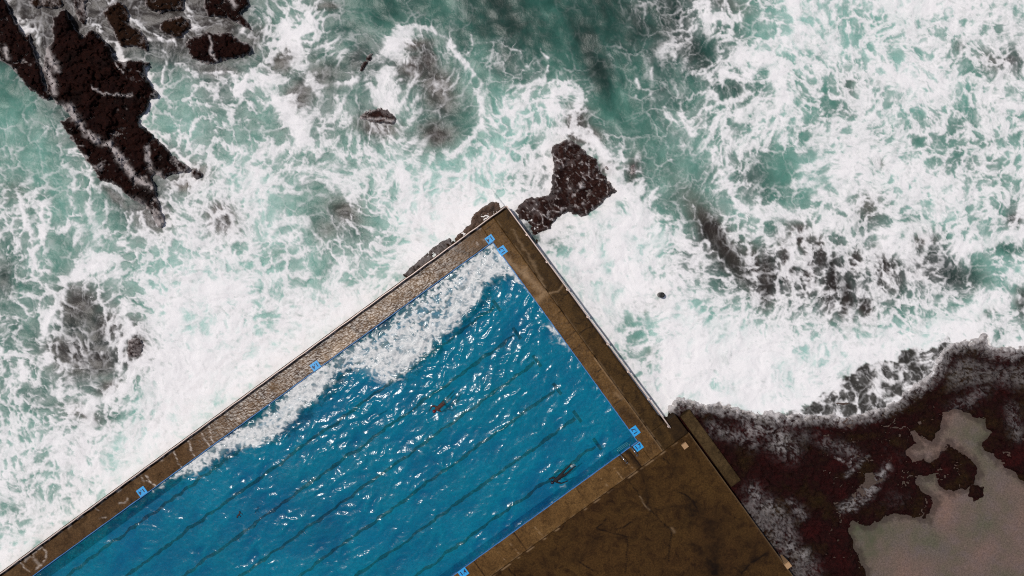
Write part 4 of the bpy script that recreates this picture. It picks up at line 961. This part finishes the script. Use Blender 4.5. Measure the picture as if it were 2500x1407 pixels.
railing('pipe_railing', 'thin pale pipe railing along the surf side of the end wall', [(1236.5, 503.5), (1637, 1045)], ZW + .5, ZW + .2, 78, P(1437, 770, ZW))
railing('pipe_railing', 'long thin pipe railing along the surf side of the left walkway', [(1234, 504.5), (-240, 1576)], ZW + .34, ZW + .14, 84, P(600, 965, ZW))

# ---- post in the surf, pale pads
po = empty('mooring_post', P(1613.5, 721, 0)); tag(po, 'lone round black post standing in the white surf right of the pool', 'post')
c = P(1614, 720.5, .5)
def lathe(prof, c, seg=28):
    bm = bmesh.new(); rings = []
    for r, z in prof: rings.append([bm.verts.new((c[0] + r * math.cos(2 * math.pi * k / seg), c[1] + r * math.sin(2 * math.pi * k / seg), z)) for k in range(seg)])
    for A, B in zip(rings[:-1], rings[1:]):
        for k in range(seg): bm.faces.new((A[k], A[(k + 1) % seg], B[(k + 1) % seg], B[k]))
    bm.faces.new(rings[-1]); bm.faces.new(rings[0][::-1]); return bm
link('shaft', bm_mesh('shaft', lathe([(.165, -3), (.165, .55), (.158, .57)], c), True), M['pale_rim'], po)
link('cap', bm_mesh('cap', lathe([(.172, .56), (.172, .80), (.160, .83), (.12, .845), (.11, .825), (.02, .82)], c)), M['dark_metal'], po)
GB = 'pale square stone pads on the deck edge'
for px, py, a, lab in ((1672.5, 1089, 12, 'pale square stone pad on the deck close to the end of the railing'), (1924, 1381, 14, 'pale square stone pad at the far lower right edge of the deck')):
    u, n = toUN(px, py); k = 8.0
    if a == 14: k = 8.5
    c = P(px, py, ZD)
    bm = prism([P(*UN(u + i * k * .82, n + j * k * .82), ZD + .2)[:2] for i, j in ((-1, -1), (1, -1), (1, 1), (-1, 1))], ZD - (.05 if a == 12 else 1.0), ZD + .20, .025)
    o = link('stone_pad', bm_mesh('stone_pad', bm), M['pad']); tag(o, lab, 'stone pad', GB)

# ---- swimmers
def skin_body(name, joints, edges, mat, parent, root=0, sub=2):
    me = bpy.data.meshes.new(name)
    me.from_pydata([j[0] for j in joints], edges, [])
    o = bpy.data.objects.new(name, me); C.objects.link(o)
    sk = o.modifiers.new('skin', 'SKIN'); ss = o.modifiers.new('sub', 'SUBSURF'); ss.levels = sub; ss.render_levels = sub
    for i, j in enumerate(joints):
        r = j[1]; r = (r, r) if not isinstance(r, tuple) else r
        me.skin_vertices[0].data[i].radius = r
        me.skin_vertices[0].data[i].use_root = (i == root)
    dg = bpy.context.evaluated_depsgraph_get(); dg.update()
    m2 = bpy.data.meshes.new_from_object(o.evaluated_get(dg)); bpy.data.objects.remove(o); m2.name = name
    m2.materials.clear()
    for p in m2.polygons: p.use_smooth = True
    return link(name, m2, mat, parent)
def sphere_part(name, c, r, mat, parent, cut=None, sc=(1, 1, 1)):
    bm = bmesh.new(); bmesh.ops.create_uvsphere(bm, u_segments=18, v_segments=12, radius=r)
    for v in bm.verts: v.co = Vector((v.co.x * sc[0], v.co.y * sc[1], v.co.z * sc[2])) + Vector(c)
    return link(name, bm_mesh(name, bm, True), mat, parent)
def swimmer(label, hip, dirv, pose, z, mats, capmat, shorts):
    """pose: (left elbow, left hand, right elbow, right hand) in body axes (forward, right, up), metres from the pelvis"""
    f = Vector((dirv[0], dirv[1], 0)).normalized(); r = Vector((f.y, -f.x, 0)); up = Vector((0, 0, 1))
    o0 = Vector((hip[0], hip[1], z))
    W = lambda a, b, c=0: tuple(o0 + f * a + r * b + up * c)
    e = empty('person', tuple(o0)); tag(e, label, 'person', None)
    J = [(W(0, 0, 0), (.155, .11)), (W(.20, 0, .02), (.13, .10)), (W(.40, 0, .035), (.165, .115)), (W(.50, 0, .03), (.13, .09)), (W(.575, 0, .025), (.06, .06)), (W(.66, 0, .02), (.088, .095)), (W(.76, 0, .015), (.09, .10)), (W(.82, 0, .01), (.06, .06))]
    E = [(0, 1), (1, 2), (2, 3), (3, 4), (4, 5), (5, 6), (6, 7)]
    for sgn, el, ha in ((-1, pose[0], pose[1]), (1, pose[2], pose[3])):
        sh = (.47, sgn * .19, .02); b = len(J)
        J += [(W(*sh), .062), (W(*el), .045), (W(*[el[i] + (ha[i] - el[i]) * .55 for i in range(3)]), .036), (W(*ha), (.032, .02))]
        E += [(3, b), (b, b + 1), (b + 1, b + 2), (b + 2, b + 3)]
        d = Vector(ha) - Vector(el); d.normalize()
        side = Vector((-d.y, d.x, 0)).normalized() if Vector((-d.y, d.x, 0)).length > .1 else Vector((0, 1, 0))
        palm = Vector(ha) + d * .06; J.append((W(*palm), (.036, .014))); E.append((b + 3, len(J) - 1)); pi = len(J) - 1
        for k, ln in ((-1.5, .055), (-.5, .07), (.5, .075), (1.5, .065)):
            p1 = palm + side * k * .019 + d * .03; p2 = p1 + d * ln * .6 + side * k * .003; p3 = p2 + d * ln * .5 - Vector((0, 0, .01))
            J += [(W(*p1), .0095), (W(*p2), .009), (W(*p3), .007)]; q = len(J)
            E += [(pi, q - 3), (q - 3, q - 2), (q - 2, q - 1)]
        tb = Vector(ha) + side * .03 * sgn + d * .02; J += [(W(*tb), .011), (W(*(tb + side * .03 * sgn + d * .035)), .009)]; E += [(b + 3, len(J) - 2), (len(J) - 2, len(J) - 1)]
    for sgn, kn, an in ((-1, pose[4], pose[5]), (1, pose[6], pose[7])):
        b = len(J)
        J += [(W(-.06, sgn * .09, -.01), .095), (W(*kn), .06), (W(*[kn[i] + (an[i] - kn[i]) * .35 for i in range(3)]), .062), (W(*an), .036), (W(an[0] - .13, an[1], an[2] - .03), (.042, .02)), (W(an[0] - .21, an[1] + sgn * .01, an[2] - .045), (.035, .014))]
        E += [(0, b), (b, b + 1), (b + 1, b + 2), (b + 2, b + 3), (b + 3, b + 4), (b + 4, b + 5)]
    body = skin_body('body', J, E, mats, e)
    # face: nose, eyes, ears on the head, which looks down and forward
    cap = sphere_part('swim_cap', W(.735, 0, .045), .108, capmat, e, None, (1, 1, .95))
    for sgn in (-1, 1):
        sphere_part('ear', W(.70, sgn * .092, .0), .026, mats, e, None, (1, 1, 1))
    bm = bmesh.new(); tube(bm, [W(.79, -.085, -.03), W(.83, -.05, -.055), W(.84, 0, -.06), W(.83, .05, -.055), W(.79, .085, -.03)], .014, 6)
    link('goggles', bm_mesh('goggles', bm, True), M['ink'], e)
    if shorts:
        skin_body('shorts', [(W(.10, 0, .012), (.145, .115)), (W(0, 0, 0), (.168, .122)), (W(-.10, -.09, -.01), .108), (W(-.24, -.095, -.03), .098), (W(-.10, .09, -.01), .108), (W(-.24, .095, -.03), .098)], [(0, 1), (1, 2), (2, 3), (1, 4), (4, 5)], shorts, e, 1)
    return e
# wetsuit swimmer, mid-stroke towards the lower left
h1 = P(1371.5, 1160.5, ZP); h2 = P(1351, 1175.5, ZP)
swimmer('swimmer in black wetsuit doing freestyle near the kerb, arms mid-stroke', h1[:2], (h2[0] - h1[0], h2[1] - h1[1]),
        [(.30, -.38, .05), (.02, -.46, .02), (.72, .28, -.02), (.92, .22, -.10), (-.44, -.08, .0), (-.86, -.04, .02), (-.44, .16, .0), (-.88, .22, -.01)], ZP + .035, M['wetsuit'], M['cap_dark'], None)
h1 = P(1082, 985.5, ZP); h2 = P(1071, 995, ZP)
swimmer('bare-backed swimmer in red cap and dark shorts crossing the open middle of the pool', h1[:2], (h2[0] - h1[0], h2[1] - h1[1]),
        [(.40, -.34, -.02), (.16, -.36, -.10), (.62, .34, .12), (.84, .26, .04), (-.40, -.10, -.24), (-.70, -.06, -.50), (-.42, .10, -.20), (-.76, .13, -.42)], ZP - .03, M['skin'], M['cap_red'], M['shorts'])
# drifting frond
c = P(585, 1256, ZP)
bm = bmesh.new()
q = [(c[0] + .055 * math.sin(i * .7) - .012 * i, c[1] + .21 - .052 * i, ZP + .02 + .012 * math.sin(i)) for i in range(9)]
tube(bm, q, .05, 7)
for v in bm.verts: v.co.z = ZP + .02 + (v.co.z - ZP - .02) * .5
for i in (2, 5):
    tube(bm, [q[i], (q[i][0] + .11, q[i][1] - .03, ZP + .025), (q[i][0] + .16, q[i][1] - .11, ZP + .02)], .022, 6)
tag(link('seaweed_frond', bm_mesh('seaweed_frond', bm, True), M['weed']), 'small dark frond of weed floating in the lower left of the pool', 'seaweed')

# ---------------------------------------------------------------- light, sky, camera
SUN_EL, SUN_AZ = math.radians(70), math.radians(-68)      # azimuth measured clockwise from the picture's up
sd = Vector((math.cos(SUN_EL) * math.sin(SUN_AZ), math.cos(SUN_EL) * math.cos(SUN_AZ), math.sin(SUN_EL)))
su = bpy.data.lights.new('sun', 'SUN'); su.energy = 2.35; su.angle = math.radians(2.0); su.color = (1.0, .955, .91)
so = bpy.data.objects.new('sun', su); C.objects.link(so); so.location = sd * 60; so.rotation_euler = sd.to_track_quat('Z', 'Y').to_euler()
w = bpy.data.worlds.new('World'); scene.world = w; w.use_nodes = True
nt = w.node_tree; bg = nt.nodes['Background']
sky = nt.nodes.new('ShaderNodeTexSky'); sky.sky_type = 'NISHITA'; sky.sun_disc = False; sky.sun_elevation = SUN_EL; sky.sun_rotation = SUN_AZ
sky.air_density = 1.0; sky.dust_density = 2.5; sky.ozone_density = 1.0
nt.links.new(sky.outputs[0], bg.inputs[0]); bg.inputs[1].default_value = .058
cd = bpy.data.cameras.new('camera'); cam = bpy.data.objects.new('camera', cd); C.objects.link(cam)
cam.location = (0, 0, H); cam.rotation_euler = (0, 0, 0)
cd.sensor_width = 36; cd.lens = 36 * H / (2500 * S); cd.clip_end = 3000; cd.clip_start = .5
scene.camera = cam
scene.view_settings.view_transform = 'Standard'; scene.view_settings.look = 'None'
scene.view_settings.exposure = 0.0; scene.view_settings.gamma = 1.0
scene.render.engine = 'CYCLES'
scene.cycles.use_denoising = False
scene.cycles.filter_width = 1.1
scene.cycles.max_bounces = 6; scene.cycles.transparent_max_bounces = 8
scene.cycles.caustics_reflective = False; scene.cycles.caustics_refractive = False
